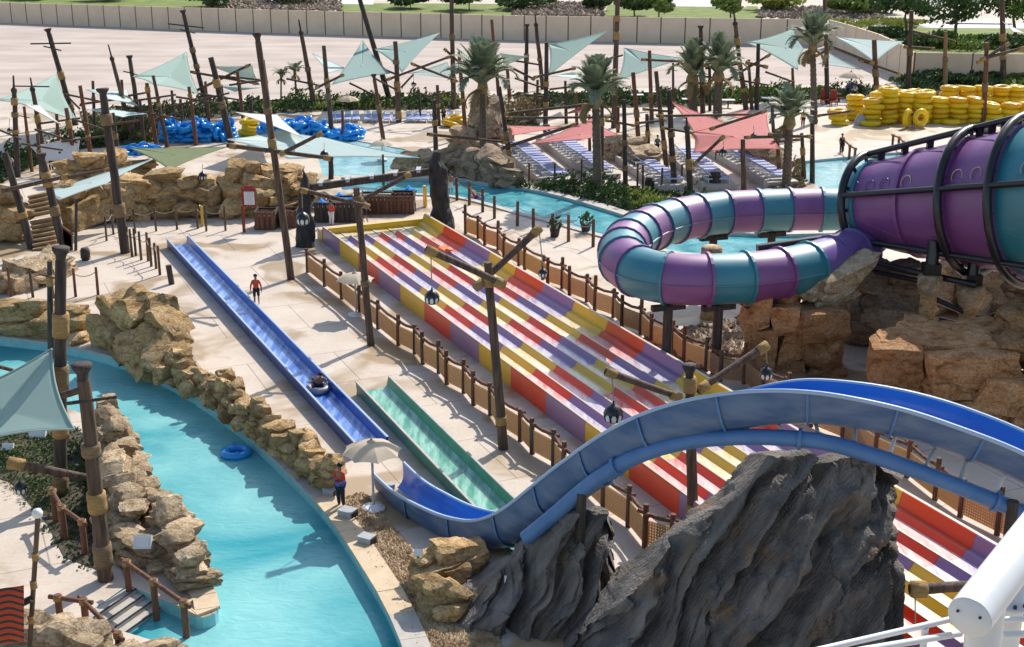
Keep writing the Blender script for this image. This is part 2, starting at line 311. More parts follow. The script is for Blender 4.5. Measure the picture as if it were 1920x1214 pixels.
# ================================================================== SETTING
def flat(name, loops, material, z=0.0, **kw):
    ls = [[Vector((p.x, p.y, 0)) for p in l] for l in loops]
    tris = geometry.tessellate_polygon(ls); vs = [Vector((p.x, p.y, z)) for l in ls for p in l]
    b = MB(); fs = []
    for t in tris:
        a, c, d = (vs[i] for i in t)
        fs.append(t if (c - a).cross(d - a).z > 0 else t[::-1])
    b.add(vs, fs); return b.build(name, material, at=Vector((0, 0, 0)), **kw)
def px(l, z=0.0): return [G(x, y, z) for x, y in l]
far_edge = px([(-500, 240), (0, 214), (250, 200), (500, 187), (1000, 171), (1500, 163), (1700, 160), (2300, 158)])
deck_out = far_edge + [Vector((160, 4, 0)), Vector((-160, 4, 0))]
river_r = catmull(px([(-260, 632), (-60, 640), (0, 648), (60, 655), (130, 666), (230, 692), (330, 737), (420, 797), (480, 847), (540, 905), (600, 967), (640, 1020), (690, 1100), (725, 1160), (755, 1230), (790, 1330), (830, 1450)], -.40), 1.2)
for p_ in river_r: p_.z = 0
river_l = px([(345, 1450), (325, 1260), (310, 1214), (300, 1205), (150, 1160), (240, 1097), (330, 1135), (368, 1157)]) + catmull(px([(380, 1158), (403, 1150), (409, 1130), (380, 1080), (330, 1008), (275, 935), (232, 870), (190, 800), (140, 770), (60, 755), (0, 748), (-60, 745), (-260, 735)]), 1.0)
NR = river_r + river_l
mr_far = catmull(px([(640, 335), (700, 338), (836, 337), (907, 345), (980, 354), (1060, 372), (1160, 402), (1240, 426), (1320, 436), (1480, 442), (1640, 436)]), 2)
mr_near = catmull(px([(1640, 478), (1480, 482), (1300, 480), (1180, 455), (1120, 440), (1020, 412), (980, 402), (875, 373), (800, 366), (672, 362), (640, 355)]), 2)
MR = mr_far + mr_near
UP = px([(590, 274), (660, 262), (760, 280), (748, 316), (700, 331), (606, 331)])
RP = px([(1500, 305), (1560, 299), (1660, 289), (1900, 276), (1900, 345), (1660, 352), (1540, 354), (1512, 338)])
big = [Vector((-900, -20, 0)), Vector((900, -20, 0)), Vector((900, 1500, 0)), Vector((-900, 1500, 0))]
flat('ground', [big, deck_out], M['ground'], -.004, kind='structure')
flat('deck', [deck_out, NR, MR, UP, RP], M['deck'], 0, kind='structure')
def pool(name, loop, wat, depth, lvl):
    b = MB(); n = len(loop)
    rings = [[Vector((p.x, p.y, 0)) for p in loop + loop[:1]], [Vector((p.x, p.y, -depth)) for p in loop + loop[:1]]]
    b.loft(rings, smooth=False)
    tris = geometry.tessellate_polygon([[Vector((p.x, p.y, 0)) for p in loop]])
    b.add([Vector((p.x, p.y, -depth)) for p in loop], tris)
    b.build(name, M['poolwall'], at=Vector((0, 0, 0)), kind='structure')
    flat('water', [loop], wat, lvl, kind='structure')
pool('lazy_river_basin', NR, M['water'], 1.5, -.42)
pool('upper_river_basin', MR, M['waterriver'], 1.0, -.14)
pool('splash_pool_basin', UP, M['waterfar'], .6, -.08)
pool('side_pool_basin', RP, M['waterfar'], .7, -.12)
def coping(path, wd, L, m, side=1, h=.10, name='pool_coping', gap=.02):
    root = thing(name, None, None, path[0]); root['kind'] = 'structure'
    pts = resample(path, L)
    for i, (a, b2) in enumerate(zip(pts, pts[1:])):
        t = (b2 - a).normalized(); nrm = Vector((-t.y, t.x, 0)) * side
        c = pts[min(i + 2, len(pts) - 1)]; t2 = (c - b2).normalized() if (c - b2).length > .01 else t; n2 = Vector((-t2.y, t2.x, 0)) * side
        a2 = a + t * gap; hh = h + U(-.008, .008)
        q = [a2 - nrm * .06, b2 - n2 * .06, b2 + n2 * wd, a2 + nrm * wd]
        b = MB(); b.add(q + [v + Vector((0, 0, hh)) for v in q], [(3, 2, 1, 0), (4, 5, 6, 7), (0, 1, 5, 4), (1, 2, 6, 5), (2, 3, 7, 6), (3, 0, 4, 7)])
        b.build('coping_stone', m if not callable(m) else m(a), root)
coping(river_r, .75, 1.5, lambda a: M['coping_tan'] if (a.y < G(0, 930).y and a.y > G(0, 1130).y) else M['coping'], 1)
coping(catmull(px([(335, 1138), (368, 1157), (380, 1158), (403, 1150), (409, 1130), (380, 1080), (330, 1008), (275, 935), (232, 870), (190, 800)]), .5), .7, .9, M['coping_tan'], 1)
coping(mr_far, .9, 2.4, M['coping'], 1); coping(mr_near, .45, 2.0, M['coping'], 1)
coping(RP[:4], .8, 2.2, M['coping'], 1)
# entry steps running down into the near river
st = thing('entry_steps', None, None, G(195, 1130)); st['kind'] = 'structure'
A_, B_ = G(152, 1158), G(240, 1099); al = (B_ - A_).normalized(); dn = Vector((al.y, -al.x, 0))
LN = (B_ - A_).length
for k in range(12):
    z1 = -.03 - .105 * k; o0 = dn * (.36 * k); stretch = al * (.10 * k)
    q = [A_ + o0 - al * .1, A_ + o0 + dn * .35 - al * .1, B_ + o0 + dn * .35 + al * .02, B_ + o0 + al * .02]
    b = MB(); b.add([Vector((v.x, v.y, -1.52)) for v in q] + [Vector((v.x, v.y, z1)) for v in q], [(4, 5, 6, 7), (0, 1, 5, 4), (1, 2, 6, 5), (2, 3, 7, 6), (3, 0, 4, 7)])
    b.build('step', M['coping'], st)
    b = MB(); b.bar(A_ + o0 + dn * .33 + Vector((0, 0, z1 + .012)), B_ + o0 + dn * .33 + Vector((0, 0, z1 + .012)), .07, .02); b.build('nosing', M['black'], st)
# pale sand beyond the park and the far lawns, paths
flat('sand_lot', [px([(-900, 218), (0, 206), (250, 194), (500, 183), (1000, 168), (1500, 160), (1660, 150), (1545, 88), (1460, 85), (960, 77), (500, 63), (0, 44), (-900, 8)])], M['sand'], .004, kind='structure')
for pl, mm, nm in (([(640, 30), (960, 31), (960, 8), (640, 6)], 'lawn', 'lawn'), ([(1130, 34), (1430, 36), (1420, 12), (1140, 9)], 'lawn', 'lawn'), ([(0, 20), (480, 27), (480, -6), (0, -10)], 'lawn', 'lawn'),
                   ([(1640, 100), (2050, 104), (2050, 54), (1660, 50)], 'lawn', 'lawn'), ([(1560, 51), (2050, 55), (2050, 46), (1560, 42)], 'road', 'path'), ([(1780, 46), (1900, 47), (1880, 36), (1800, 36)], 'road', 'path'), ([(1250, 12), (1400, 14), (1360, -12), (1240, -12)], 'road', 'path'), ([(590, 7), (700, 9), (700, -10), (590, -10)], 'road', 'path'), ([(-200, -6), (2200, 4), (2200, -16), (-200, -22)], 'road', 'road')):
    flat(nm, [px(pl)], M[mm], .012 if mm == 'lawn' else .02, kind='structure')
# ------------------------------------------------------------------ perimeter wall, one panel after another
def wall(label, base, top, xs):
    root = thing('perimeter_wall', label, 'wall', G(base[0][0], base[0][1]))
    def at(tab, x):
        for (x0, y0), (x1, y1) in zip(tab, tab[1:]):
            if x0 <= x <= x1 or (x0, y0) == tab[-2]: return y0 + (y1 - y0) * (x - x0) / (x1 - x0)
    for x0, x1 in zip(xs, xs[1:]):
        a = G(x0, at(base, x0)); b2 = G(x1, at(base, x1)); ha = V(x0, at(top, x0), a.y).z; hb = V(x1, at(top, x1), b2.y).z
        t = (b2 - a); L = t.length; t.normalize(); n = Vector((-t.y, t.x, 0)); g = .09
        q = [a + t * g, b2 - t * g, b2 - t * g + n * .25, a + t * g + n * .25]; hs = (ha, hb, hb, ha)
        b = MB(); b.add(q + [Vector((v.x, v.y, h)) for v, h in zip(q, hs)], [(4, 5, 6, 7), (0, 1, 5, 4), (1, 2, 6, 5), (2, 3, 7, 6), (3, 0, 4, 7)])
        b.build('panel', M['wall'], root)
    b = MB(); fa = G(xs[0], at(base, xs[0])); 
    for x0, x1 in zip(xs, xs[1:]):
        a = G(x0, at(base, x0)); b2 = G(x1, at(base, x1)); n = (b2 - a).normalized(); n = Vector((-n.y, n.x, 0)) * .12; ha = V(x0, at(top, x0), a.y).z; hb = V(x1, at(top, x1), b2.y).z
        for d in (0,): b.box(a + n + Vector((0, 0, ha / 2)), (.16, .16, ha + .05))
    b.build('joint_post', M['joint'], root)
xs = [-120.0]
while xs[-1] < 1500: xs.append(xs[-1] + 28.5 + max(0, xs[-1] / 1400) ** 1.4 * 20)
xs[-1] = 1547.0
wall('long pale beige panelled boundary wall across the far side of the sand lot', [(-130, 38), (0, 43), (500, 62), (980, 76.5), (1460, 85), (1550, 87)], [(-130, 1), (0, 5), (500, 18.5), (980, 30), (1460, 36), (1550, 37)], xs)
wall('beige boundary wall slanting toward the camera behind the white triangular sail', [(1549, 88), (1590, 104), (1640, 126), (1690, 148), (1708, 155)], [(1549, 37), (1590, 48), (1640, 64), (1690, 86), (1708, 99)], [1550, 1566, 1583, 1601, 1620, 1640, 1661, 1684, 1708])
wall('low beige boundary wall behind the planting at far right', [(1710, 157), (1820, 158), (2060, 160)], [(1710, 99), (1820, 100.5), (2060, 103)], [1711, 1765, 1819, 1873, 1927, 1981, 2035])
# ------------------------------------------------------------------ rocks
def rockmesh(seed, mat_, n=4, amp=.2, sq=.5, strata=0.0, cuts=8):
    bm = bmesh.new(); bmesh.ops.create_cube(bm, size=2); bmesh.ops.subdivide_edges(bm, edges=bm.edges[:], cuts=n, use_grid_fill=True)
    o = Vector((seed * 7.3, seed * 3.1, seed * 1.7))
    for v in bm.verts:
        p = v.co.copy(); r = p.normalized() * 1.25; q = p.lerp(r, sq)
        d = noise.noise(q * .9 + o) * amp * 1.4 + noise.noise(q * 2.3 + o) * amp * .6 + noise.noise(q * 5 + o) * amp * .22
        q *= 1 + d
        if strata: q.x *= 1 + strata * sin(q.z * 5 + seed); q.y *= 1 + strata * sin(q.z * 5 + seed)
        v.co = q * .5
    rnd = random.Random(seed * 13 + 5)
    for _ in range(cuts):
        d = Vector((rnd.gauss(0, 1), rnd.gauss(0, 1), rnd.gauss(0, .8))).normalized(); o_ = rnd.uniform(.37, .54)
        for v in bm.verts:
            e = v.co.dot(d) - o_
            if e > 0: v.co -= d * e
    for v in bm.verts: v.co += v.co.normalized() * (noise.noise(v.co * 6 + o) * .035 + noise.noise(v.co * 13 + o) * .018)
    me = bpy.data.meshes.new('rock'); bm.to_mesh(me); bm.free(); me.materials.append(mat_)
    me.polygons.foreach_set('use_smooth', [True] * len(me.polygons)); me.set_sharp_from_angle(angle=radians(26)); return me
RK = {k: [rockmesh(i + 10 * j, M[k], 5, .26, .16 + .03 * (i % 4), .045, 6) for i in range(10)] for j, k in enumerate(('rock', 'rockpale', 'rockorange', 'rockgrey'))}
def rotz(a): return Matrix.Rotation(a, 4, 'Z')
def rockwall(label, path, heights, thick, size, key, lean=.15, seed=1, layer=.75, name='rock_wall', tilt=0.0):
    random.seed(seed); root = thing(name, label, 'rock wall', path[0])
    pts = resample(path, size * .8); L = len(pts); core = []
    for i in range(L - 1):
        a, b2 = pts[i], pts[i + 1]; t = (b2 - a).normalized(); n = Vector((-t.y, t.x, 0)); f = i / max(1, L - 2) * (len(heights) - 1); k = min(int(f), len(heights) - 2)
        h = heights[k] + (heights[k + 1] - heights[k]) * (f - k); h *= U(.82, 1.12); c = (a + b2) / 2; z = 0
        core.append((c, n, h * .8))
        while z < h - .15:
            lh = min(layer * U(.55, 1.6), h - z + .25); s = size * U(.65, 1.55)
            th = thick * (1 - .35 * z / max(h, .1)) * U(.85, 1.2)
            Mx = Matrix.Translation(c + n * (lean * z + U(-.22, .22)) + Vector((U(-.15, .15) * size, 0, z + lh / 2))) @ rotz(atan2(t.y, t.x) + U(-.35, .35)) @ Matrix.Rotation(tilt + (U(-.16, .16) if R() < .72 else U(-.6, .6)), 4, 'Y') @ Matrix.Rotation(U(-.25, .25), 4, 'X') @ Matrix.Diagonal((s * 1.06, th * U(.85, 1.15), lh * 1.14, 1))
            inst('rock', random.choice(RK[key]), root, Mx); z += lh * .82
    return root
# boundaries of the near river: sculpted tan rocks
P1 = catmull(px([(-60, 622), (20, 624), (80, 632), (150, 640), (205, 648)]), 1)
rockwall('low band of sculpted tan rocks behind the river at the left edge', P1, [1.6, 1.3, 1.2, 1.4], 1.6, 1.7, 'rock', .35, 3)
P2 = catmull(px([(205, 648), (250, 668), (285, 690), (320, 705)]), 1)
rockwall('tall outcrop of slanting tan rock beside the head of the blue straight slide', P2, [2.1, 3.1, 3.0, 1.8], 2.0, 1.2, 'rock', .6, 5, 1.1, tilt=.75)
P3 = catmull(px([(318, 712), (360, 735), (410, 765), (455, 795), (495, 825), (530, 850), (562, 878), (592, 905), (622, 930)]), 1)
rockwall('long jagged ridge of tan boulders between the river and the blue straight slide', P3, [1.7, 1.0, .8, 1.5, .9, 1.3, .8, 1.4, 1.0, 1.4], .95, .75, 'rock', .25, 8, .5)
P4 = catmull(px([(188, 830), (222, 885), (262, 950), (300, 1010), (340, 1068), (372, 1118)]), 1)
rockwall('stepped tan rocks along the planted island edge by the near river', P4, [2.0, 1.6, 1.3, 1.0, 1.3, .9], 1.2, .85, 'rockpale', .2, 11, .36)
P5 = catmull(px([(215, 930), (235, 1000), (262, 1050), (300, 1085)]), 1)
rockwall('flat stacked tan rocks behind the post above the entry steps', P5, [2.0, 1.7, 1.2, .9], 1.2, 1.1, 'rockpale', .1, 13, .36)
P6 = catmull(px([(30, 1238), (110, 1232), (180, 1242), (250, 1252), (315, 1285)]), 1)
rockwall('pale layered rocks in the bottom left corner by the steps', P6, [1.1, 1.1, .8, .5, .5], 1.5, 1.1, 'rockpale', .1, 17, .5)
P7 = catmull(px([(-20, 548), (40, 545), (100, 520), (140, 500)]), 1.5)
rockwall('grey tan boulders on the deck left of the dark barrel', P7, [.8, 1.5, 1.4, .8], 1.6, 1.5, 'rockpale', .1, 19)
P8 = catmull(px([(135, 428), (190, 414), (250, 408), (320, 406), (400, 404), (470, 404), (545, 392), (600, 370)]), 1.5)
rockwall('big tan rock face behind the row of short posts', P8, [2.4, 2.0, 2.3, 2.8, 2.6, 3.3, 3.4, 3.2, 2.4], 2.4, 1.9, 'rock', .3, 23, 1.05)
P9 = catmull(px([(-40, 440), (20, 452), (48, 455)]), 1.5)
rockwall('tan boulders beside the timber stairs at left edge', P9, [3.4, 3.0, 1.8], 2.0, 1.7, 'rock', .15, 29, 1.0)
P10 = catmull(px([(120, 345), (180, 342), (235, 340), (300, 335)]), 1.5)
rockwall('distant tan boulders below the blue ring heap', P10, [1.6, 2.4, 2.0, 1.2], 2.0, 2.0, 'rock', .1, 31)
P11 = catmull(px([(838, 318), (880, 330), (930, 340), (965, 352)]), 1.5)
rockwall('rounded grey tan boulders beside the loungers above the upper river', P11, [1.2, 1.7, 1.9, 1.2], 2.2, 1.8, 'rockgrey', .1, 37, 1.0)
P12 = catmull(px([(865, 285), (905, 275), (945, 268)]), 1.5)
rockwall('brown rocks under the bushy palm behind the pink sails', P12, [1.8, 3.2, 3.6], 2.6, 2.2, 'rockgrey', .1, 41, 1.2)
for pth, lab, sd_ in (([(1130, 290), (1180, 300), (1230, 318)], 'tan boulders between the masts left of the person in green', 43), ([(1400, 300), (1460, 320)], 'tan boulders under the pink sail beside the short palm', 47), ([(760, 330), (800, 318)], 'brown boulders beside the dark gate pillar', 53)):
    rockwall(lab, catmull(px(pth), 1.5), [1.3, 1.8, 1.3], 2.0, 1.7, 'rockpale', .1, sd_)
P13 = catmull(px([(792, 1105), (835, 1098), (880, 1085), (935, 1075)]), 1)
rockwall('pile of tan rocks under the dip of the curved blue slide', P13, [1.1, 1.4, 1.2, .8], 1.4, .95, 'rock', .25, 59, .5)
P13b = catmull(px([(800, 1135), (840, 1155), (880, 1160)]), 1)
rockwall('small tan rocks at the foot of the left dark crag', P13b, [.9, 1.1, .8], 1.0, .9, 'rock', .1, 61, .5)
# masonry of big orange blocks under the purple tube
def blockpier(label, rows, Y, seed, key='rockorange'):
    random.seed(seed); r0 = rows[0]; root = thing('stone_pier', label, 'rock wall', V(r0[0], r0[3], Y))
    for row in rows:
        for x0, y0, x1, y1, dy in row_iter(row):
            a = V(x0, y1, Y + dy); b2 = V(x1, y0, Y + dy); c = (a + b2) / 2; wd = abs(b2.x - a.x); hh = abs(b2.z - a.z)
            Mx = Matrix.Translation(c + Vector((0, 1.0, 0))) @ rotz(U(-.12, .12)) @ Matrix.Rotation(U(-.05, .05), 4, 'Y') @ Matrix.Diagonal((wd * 1.05, 2.2, hh * 1.06, 1))
            inst('block', random.choice(BLK), root, Mx)
def row_iter(r): return [r] if not isinstance(r[0], (tuple, list)) else r
BLK = [rockmesh(i + 77, M['rockorange'], 5, .09, .08, .02, 3) for i in range(7)]
blocks = [(1392, 525, 1448, 575, 0), (1446, 520, 1512, 580, .5), (1510, 510, 1545, 560, 1.2), (1398, 575, 1445, 622, 0), (1446, 578, 1502, 628, 0), (1500, 590, 1590, 640, -.6), (1400, 622, 1458, 672, 0), (1458, 628, 1515, 680, .2),
          (1512, 640, 1590, 700, -.5), (1392, 668, 1450, 716, 0), (1450, 676, 1512, 720, .2), (1512, 696, 1590, 722, -.4)]
blockpier('pier of big orange sandstone blocks in front of the purple and teal tube', blocks, 57.5, 71)
rr = thing('leaning_rock_slab', 'long tilted slabs of brown rock lying against the small end of the funnel', 'rock', V(1560, 560, 57.5))
for (x0, y0, x1, y1, th) in ((1525, 548, 1640, 492, .9), (1530, 575, 1600, 540, .9), (1500, 545, 1540, 515, .9)):
    a = V(x0, y0, 58.5); b2 = V(x1, y1, 59.5); d = b2 - a
    Mx = Matrix.Translation((a + b2) / 2) @ d.to_track_quat('X', 'Z').to_matrix().to_4x4() @ Matrix.Diagonal((d.length * 1.1, 1.6, th, 1)); inst('slab', random.choice(RK['rockpale']), rr, Mx)
P14 = [V(1570, 640, 62.5), V(1650, 640, 61.5), V(1730, 640, 61)]
for p in P14: p.z = 0
rockwall('shaded brown rock face under the purple funnel', P14, [4.0, 4.6, 4.0], 2.6, 2.2, 'rockgrey', .05, 73, 1.5)
P16 = [Vector((p.x, p.y, 0)) for p in (V(1735, 600, 68), V(1830, 600, 67), V(1990, 600, 66))]
rockwall('added brown rock bank filling the shaded gap behind the funnel columns', P16, [2.6, 3.2, 3.4], 2.4, 2.0, 'rockgrey', .05, 83, 1.2)  # bank added to darken the bright gap in the shade under the funnel
P15 = catmull([Vector((p.x, p.y, 0)) for p in (V(1650, 780, 52.2), V(1730, 790, 51.0), V(1820, 800, 50.2), V(1960, 810, 49.5))], 1.5)
def rockmass(label, items, key, seed):
    random.seed(seed); root = thing('rock_mass', label, 'rocks', V(items[0][0], items[0][3], items[0][4]))
    for x0, y0, x1, y1, Y, dp in items:
        a = V(x0, y1, Y); b2 = V(x1, y0, Y); c = (a + b2) / 2
        Mx = Matrix.Translation(c + Vector((0, dp * .3, 0))) @ rotz(U(-.2, .2)) @ Matrix.Rotation(U(-.06, .06), 4, 'Y') @ Matrix.Diagonal((abs(b2.x - a.x) * 1.05, dp, abs(b2.z - a.z) * 1.08, 1))
        inst('rock', random.choice(BLK if R() < .5 else RK[key]), root, Mx)
rockmass('large mass of orange brown rock slabs behind the crest of the blue slide',
  [(1636, 652, 1732, 720, 51.5, 2.4), (1732, 665, 1905, 722, 50.8, 2.6), (1650, 640, 1775, 690, 52.4, 2.6), (1860, 640, 1960, 690, 51.6, 2.6), (1735, 715, 1830, 756, 50.6, 2.2), (1825, 712, 1935, 768, 50.2, 2.4), (1640, 712, 1738, 760, 51.4, 2.4), (1930, 690, 2010, 760, 50, 2.4),
   (1690, 625, 1800, 660, 53.6, 3), (1790, 630, 1890, 665, 53.0, 3), (1750, 640, 1860, 680, 52.2, 2.6), (1880, 600, 1990, 650, 53.8, 3), (1700, 612, 1750, 640, 54.6, 2), (1840, 612, 1890, 640, 54.4, 2), (1640, 750, 1760, 815, 51, 2.6), (1760, 755, 1880, 830, 50.2, 2.6), (1880, 760, 2000, 840, 49.8, 2.6), (1700, 640, 1900, 740, 54, 3), (1650, 700, 1900, 830, 53.5, 4)], 'rockorange', 79)
# ------------------------------------------------------------------ dark crags in the foreground
def crag(label, prof, Y0, depth, lean, seed, zbase=-.3, strat=1.0, slant=.6, fq=.72):
    """prof: photo outline of the top edge (x, y); the body goes from the ground up to it, Y0 its front foot, lean = how far the top sits behind the foot"""
    random.seed(seed); xs_ = [p[0] for p in prof]; NXc, NZ = 420, 150; off = Vector((seed * 3.3, seed, 0))
    def top(x):
        for (x0, y0), (x1, y1) in zip(prof, prof[1:]):
            if x0 <= x <= x1: return y0 + (y1 - y0) * (x - x0) / (x1 - x0)
        return prof[-1][1]
    b = MB(); rings = []
    x0w = V(xs_[0], top(xs_[0]), Y0 + lean).x; x1w = V(xs_[-1], top(xs_[-1]), Y0 + lean).x
    for i in range(NXc + 1):
        u = i / NXc; xp = xs_[0] + (xs_[-1] - xs_[0]) * u
        tp = V(xp, top(xp), Y0 + lean); zt = tp.z; edge = min(1, min(u, 1 - u) * 9) ** .5
        row = []
        for j in range(NZ + 1):
            s = j / NZ
            if s < .62:  # front face from the foot to the top
                t = s / .62; z = zbase + (zt - zbase) * t; y = Y0 + lean * t ** 1.25 + (1 - edge) * depth * .35
            else:
                t = (s - .62) / .38; z = zt - (zt - zbase) * t ** 1.7; y = Y0 + lean + (depth - lean) * (t ** .7) - (1 - edge) * depth * .2 * t
            row.append(Vector((tp.x, y, z)))
        rings.append(row)
    for i in range(NXc + 1):
        for j in range(NZ + 1):
            p = rings[i][j]; wq = Vector((p.x - slant * p.z, p.y, p.z + slant * p.x)); wq += Vector((noise.noise(wq * .5 + off), noise.noise(wq * .5 - off), 0)) * .5
            q = Vector((wq.x * fq, wq.y * fq * .7, wq.z * fq * .26)) + off                                    # slabs stretched along the strata
            d = 0
            for sc_, am in ((1.0, .85), (2.1, .30), (4.3, .10)):
                ds, ps = noise.voronoi(q * sc_); best = -9
                for pt in ps:
                    r_ = noise.cell_vector(pt * 7.31 + Vector((3, 5, 7))); v_ = q * sc_ - pt
                    best = max(best, (r_.z - .5) * .9 + (r_.x - .5) * v_.x * 1.3 + (r_.y - .5) * v_.z * 1.2 - .62 * v_.length)
                d += best * am
            wv = wq.x * (.78 if fq < .9 else 1.25) + .9 * noise.noise(Vector((wq.x * .3, wq.y * .4, wq.z * .12 + 3))) + .12 * noise.noise(p * 2); sw = wv % 1.0; sw = sw / .62 if sw < .62 else (1 - sw) / .38
            w2 = (wv * 2.9 + 1.1 * noise.noise(Vector((wq.x * .8, wq.y, wq.z * .3)))) % 1.0; w2 = w2 / .6 if w2 < .6 else (1 - w2) / .4
            rid = 1 - abs(noise.noise(Vector((wq.x * .55, wq.y * .5, wq.z * .10)))) * 2.4
            d = (d * .70 + sw * .66 + w2 * .20 + rid * .20 - .28 + .05 * noise.noise(p * 3) + .03 * noise.noise(p * 7)) * strat
            e = min(1.0, (p.z - zbase) / .6)
            rings[i][j] = p + Vector((d * .30, -d * 1.0, d * .35)) * e
    b.loft(rings, smooth=True); o = b.build('dark_crag', M['crag'], label=label, cat='rock')
    o.data.set_sharp_from_angle(angle=radians(32)); return o
def crag_mat():
    m = mat('dark_slate_rock', (.060, .055, .052), (.27, .235, .205), .85, 1.1, (2.6, 1, .42), bump=1.0, bscale=11, contrast=(.3, .72))
    t = m.node_tree; n = t.nodes; L = t.links; b = n['Principled BSDF']; cr = [x for x in n if x.type == 'VALTORGB'][0]; mp_ = [x for x in n if x.type == 'MAPPING'][0]; mp_.vector_type = 'TEXTURE'; mp_.inputs['Scale'].default_value = (.4, 1, 2.2); mp_.inputs['Rotation'].default_value = (0, radians(30), 0)
    tc = [x for x in n if x.type == 'TEX_COORD'][0]; nz = n.new('ShaderNodeTexNoise'); nz.inputs['Scale'].default_value = .8; nz.inputs['Detail'].default_value = 7; L.new(tc.outputs['Object'], nz.inputs['Vector'])
    r = n.new('ShaderNodeValToRGB'); r.color_ramp.elements[0].position = .55; r.color_ramp.elements[1].position = .72; L.new(nz.outputs['Fac'], r.inputs[0])
    mx = n.new('ShaderNodeMix'); mx.data_type = 'RGBA'; mx.inputs[7].default_value = (.21, .135, .08, 1); L.new(r.outputs[0], mx.inputs[0]); L.new(cr.outputs[0], mx.inputs[6]); L.new(mx.outputs[2], b.inputs['Base Color']); return m
M['crag'] = crag_mat()
crag('smaller jagged dark grey crag under the low end of the blue pipe', [(822, 1150), (850, 1128), (880, 1112), (920, 1085), (960, 1055), (1000, 1005), (1040, 968), (1070, 958), (1100, 966), (1128, 960), (1142, 975), (1147, 1090), (1150, 1180)], 34.6, 4.6, 1.9, 3, slant=.4, fq=1.05)
crag('largest jagged dark grey crag in the foreground right of centre', [(1050, 1230), (1090, 1180), (1150, 1120), (1200, 1075), (1240, 1030), (1290, 990), (1340, 960), (1390, 905), (1430, 862), (1470, 858), (1510, 852), (1540, 872), (1570, 862), (1610, 850), (1650, 872), (1700, 905), (1718, 940), (1706, 1000), (1700, 1080), (1690, 1160)], 31.6, 6.0, 2.4, 9, strat=1.2, slant=.6)
# ================================================================== SLIDES
def frame_path(pts, banks=None):
    out = []
    for i, p in enumerate(pts):
        t = (pts[min(i + 1, len(pts) - 1)] - pts[max(i - 1, 0)]).normalized()
        s = t.cross(Vector((0, 0, 1))).normalized(); u = s.cross(t).normalized()
        bk = banks[i] if banks else 0
        out.append((p, s * cos(bk) + u * sin(bk), u * cos(bk) - s * sin(bk), t))
    return out
def sweep(fr, prof): return [[p + s * a + u * b for a, b in prof] for p, s, u, t in fr]
# ---- rainbow racer
D_ = (G(1290, 985) - G(605, 455)); D_.z = 0; D_.normalize(); N_ = Vector((-D_.y, D_.x, 0))          # N_ across, to the right
LP = G(845, 607, .9); LP.z = 0                                                                         # a colour change on the left rim
SEG, LW = 3.57, 1.03
rs = thing('racer_slide', 'wide multi lane mat racing slide with red yellow and purple blocks', 'water slide', LP)
names = ['purple', 'yellow', 'red']
def P3(s, a, z): return LP + D_ * s + N_ * a + Vector((0, 0, z))
def lift(s): return max(0, s - 26) * .0
K0, K1 = -6, 10
for k, s0, s1, land in [(K0, K0 * SEG, K0 * SEG + 1.7, True), (K0, K0 * SEG + 1.71, (K0 + 1) * SEG - .012, False)] + [(k, k * SEG, (k + 1) * SEG - .012, False) for k in range(K0 + 1, K1 + 1)]:
    def strip(prof, name, m):
        b = MB(); b.loft([[P3(s0, a, z) for a, z in prof], [P3(s1, a, z) for a, z in prof]], smooth=False); return b.build(name, M[m], rs)
    for lane in range(6):
        c = names[(k - lane // 2) % 3] if not land else 'yellow'; a0 = .22 + lane * LW
        last = lane == 5
        strip([(a0 + (-.1 if land else .18), .50), (a0 + .25, .47), (a0 + LW - (.05 if land else (.23 if lane < 5 else .09)), .46)], 'lane_floor', 'wet_' + c)
        if land: continue
        if not last: strip([(a0 + LW - .23, .46), (a0 + LW - .15, .51), (a0 + LW - .02, .70), (a0 + LW + .02, .72)], 'lane_divider', 'lane_' + c)
        strip([(a0 + .06, .72), (a0 + .10, .69), (a0 + .17, .55), (a0 + .18, .50)], 'lane_side', 'lane_' + c)
        strip([(a0 + .0, .722), (a0 + .07, .726)], 'lane_rim', 'lane_rim')
    c = names[k % 3]
    strip([(-.02, .0), (-.02, .95), (.0, 1.02)], 'outer_wall', 'lane_' + c); strip([(.0, 1.02), (.10, 1.03), (.12, .98)], 'lane_rim', 'lane_rim'); strip([(.12, .98), (.16, .75)], 'lane_side', 'lane_' + c)
    c = names[(k - 2) % 3]; a1 = .22 + 6 * LW
    strip([(a1 - .10, .46), (a1 + .02, .66), (a1 + .28, .70), (a1 + .42, 1.16), (a1 + .46, 1.18)], 'outer_wall', 'lane_' + c)
    strip([(a1 + .46, 1.18), (a1 + .58, 1.18), (a1 + .60, 1.12)], 'lane_rim', 'lane_rim'); strip([(a1 + .60, 1.12), (a1 + .62, 0)], 'outer_wall', 'lane_' + c)
sE = K0 * SEG
b = MB(); b.add([P3(sE, -.02, 0), P3(sE, .22 + 6 * LW + .6, 0), P3(sE, .22 + 6 * LW + .6, .8), P3(sE, -.02, .8)], [(0, 1, 2, 3)]); b.bar(P3(sE - .12, -.05, .42), P3(sE - .12, 6.9, .42), .2, .84); b.build('end_wall', M['lane_yellow'], rs)
b = MB(); b.bar(P3(sE - .7, -.05, .36), P3(sE - .7, 6.9, .36), .8, .72); b.build('end_step', M['coping_tan'], rs)
# orange mat left on the slide
b = MB(); mc = P3(0, 0, 0); mp_ = G(835, 468, .8)
b.box(mp_ + Vector((0, 0, .03)), (.5, 1.1, .07), rz=atan2(D_.y, D_.x) - pi / 2); b.lathe(mp_ + D_ * .45, [(.16, 0), (.2, .1), (.0, .16)], 8)
b.build('racing_mat', mat('orange_foam', (.75, .16, .01), None, .6), label='small orange foam mat lying near the far end of the racing slide', cat='mat')
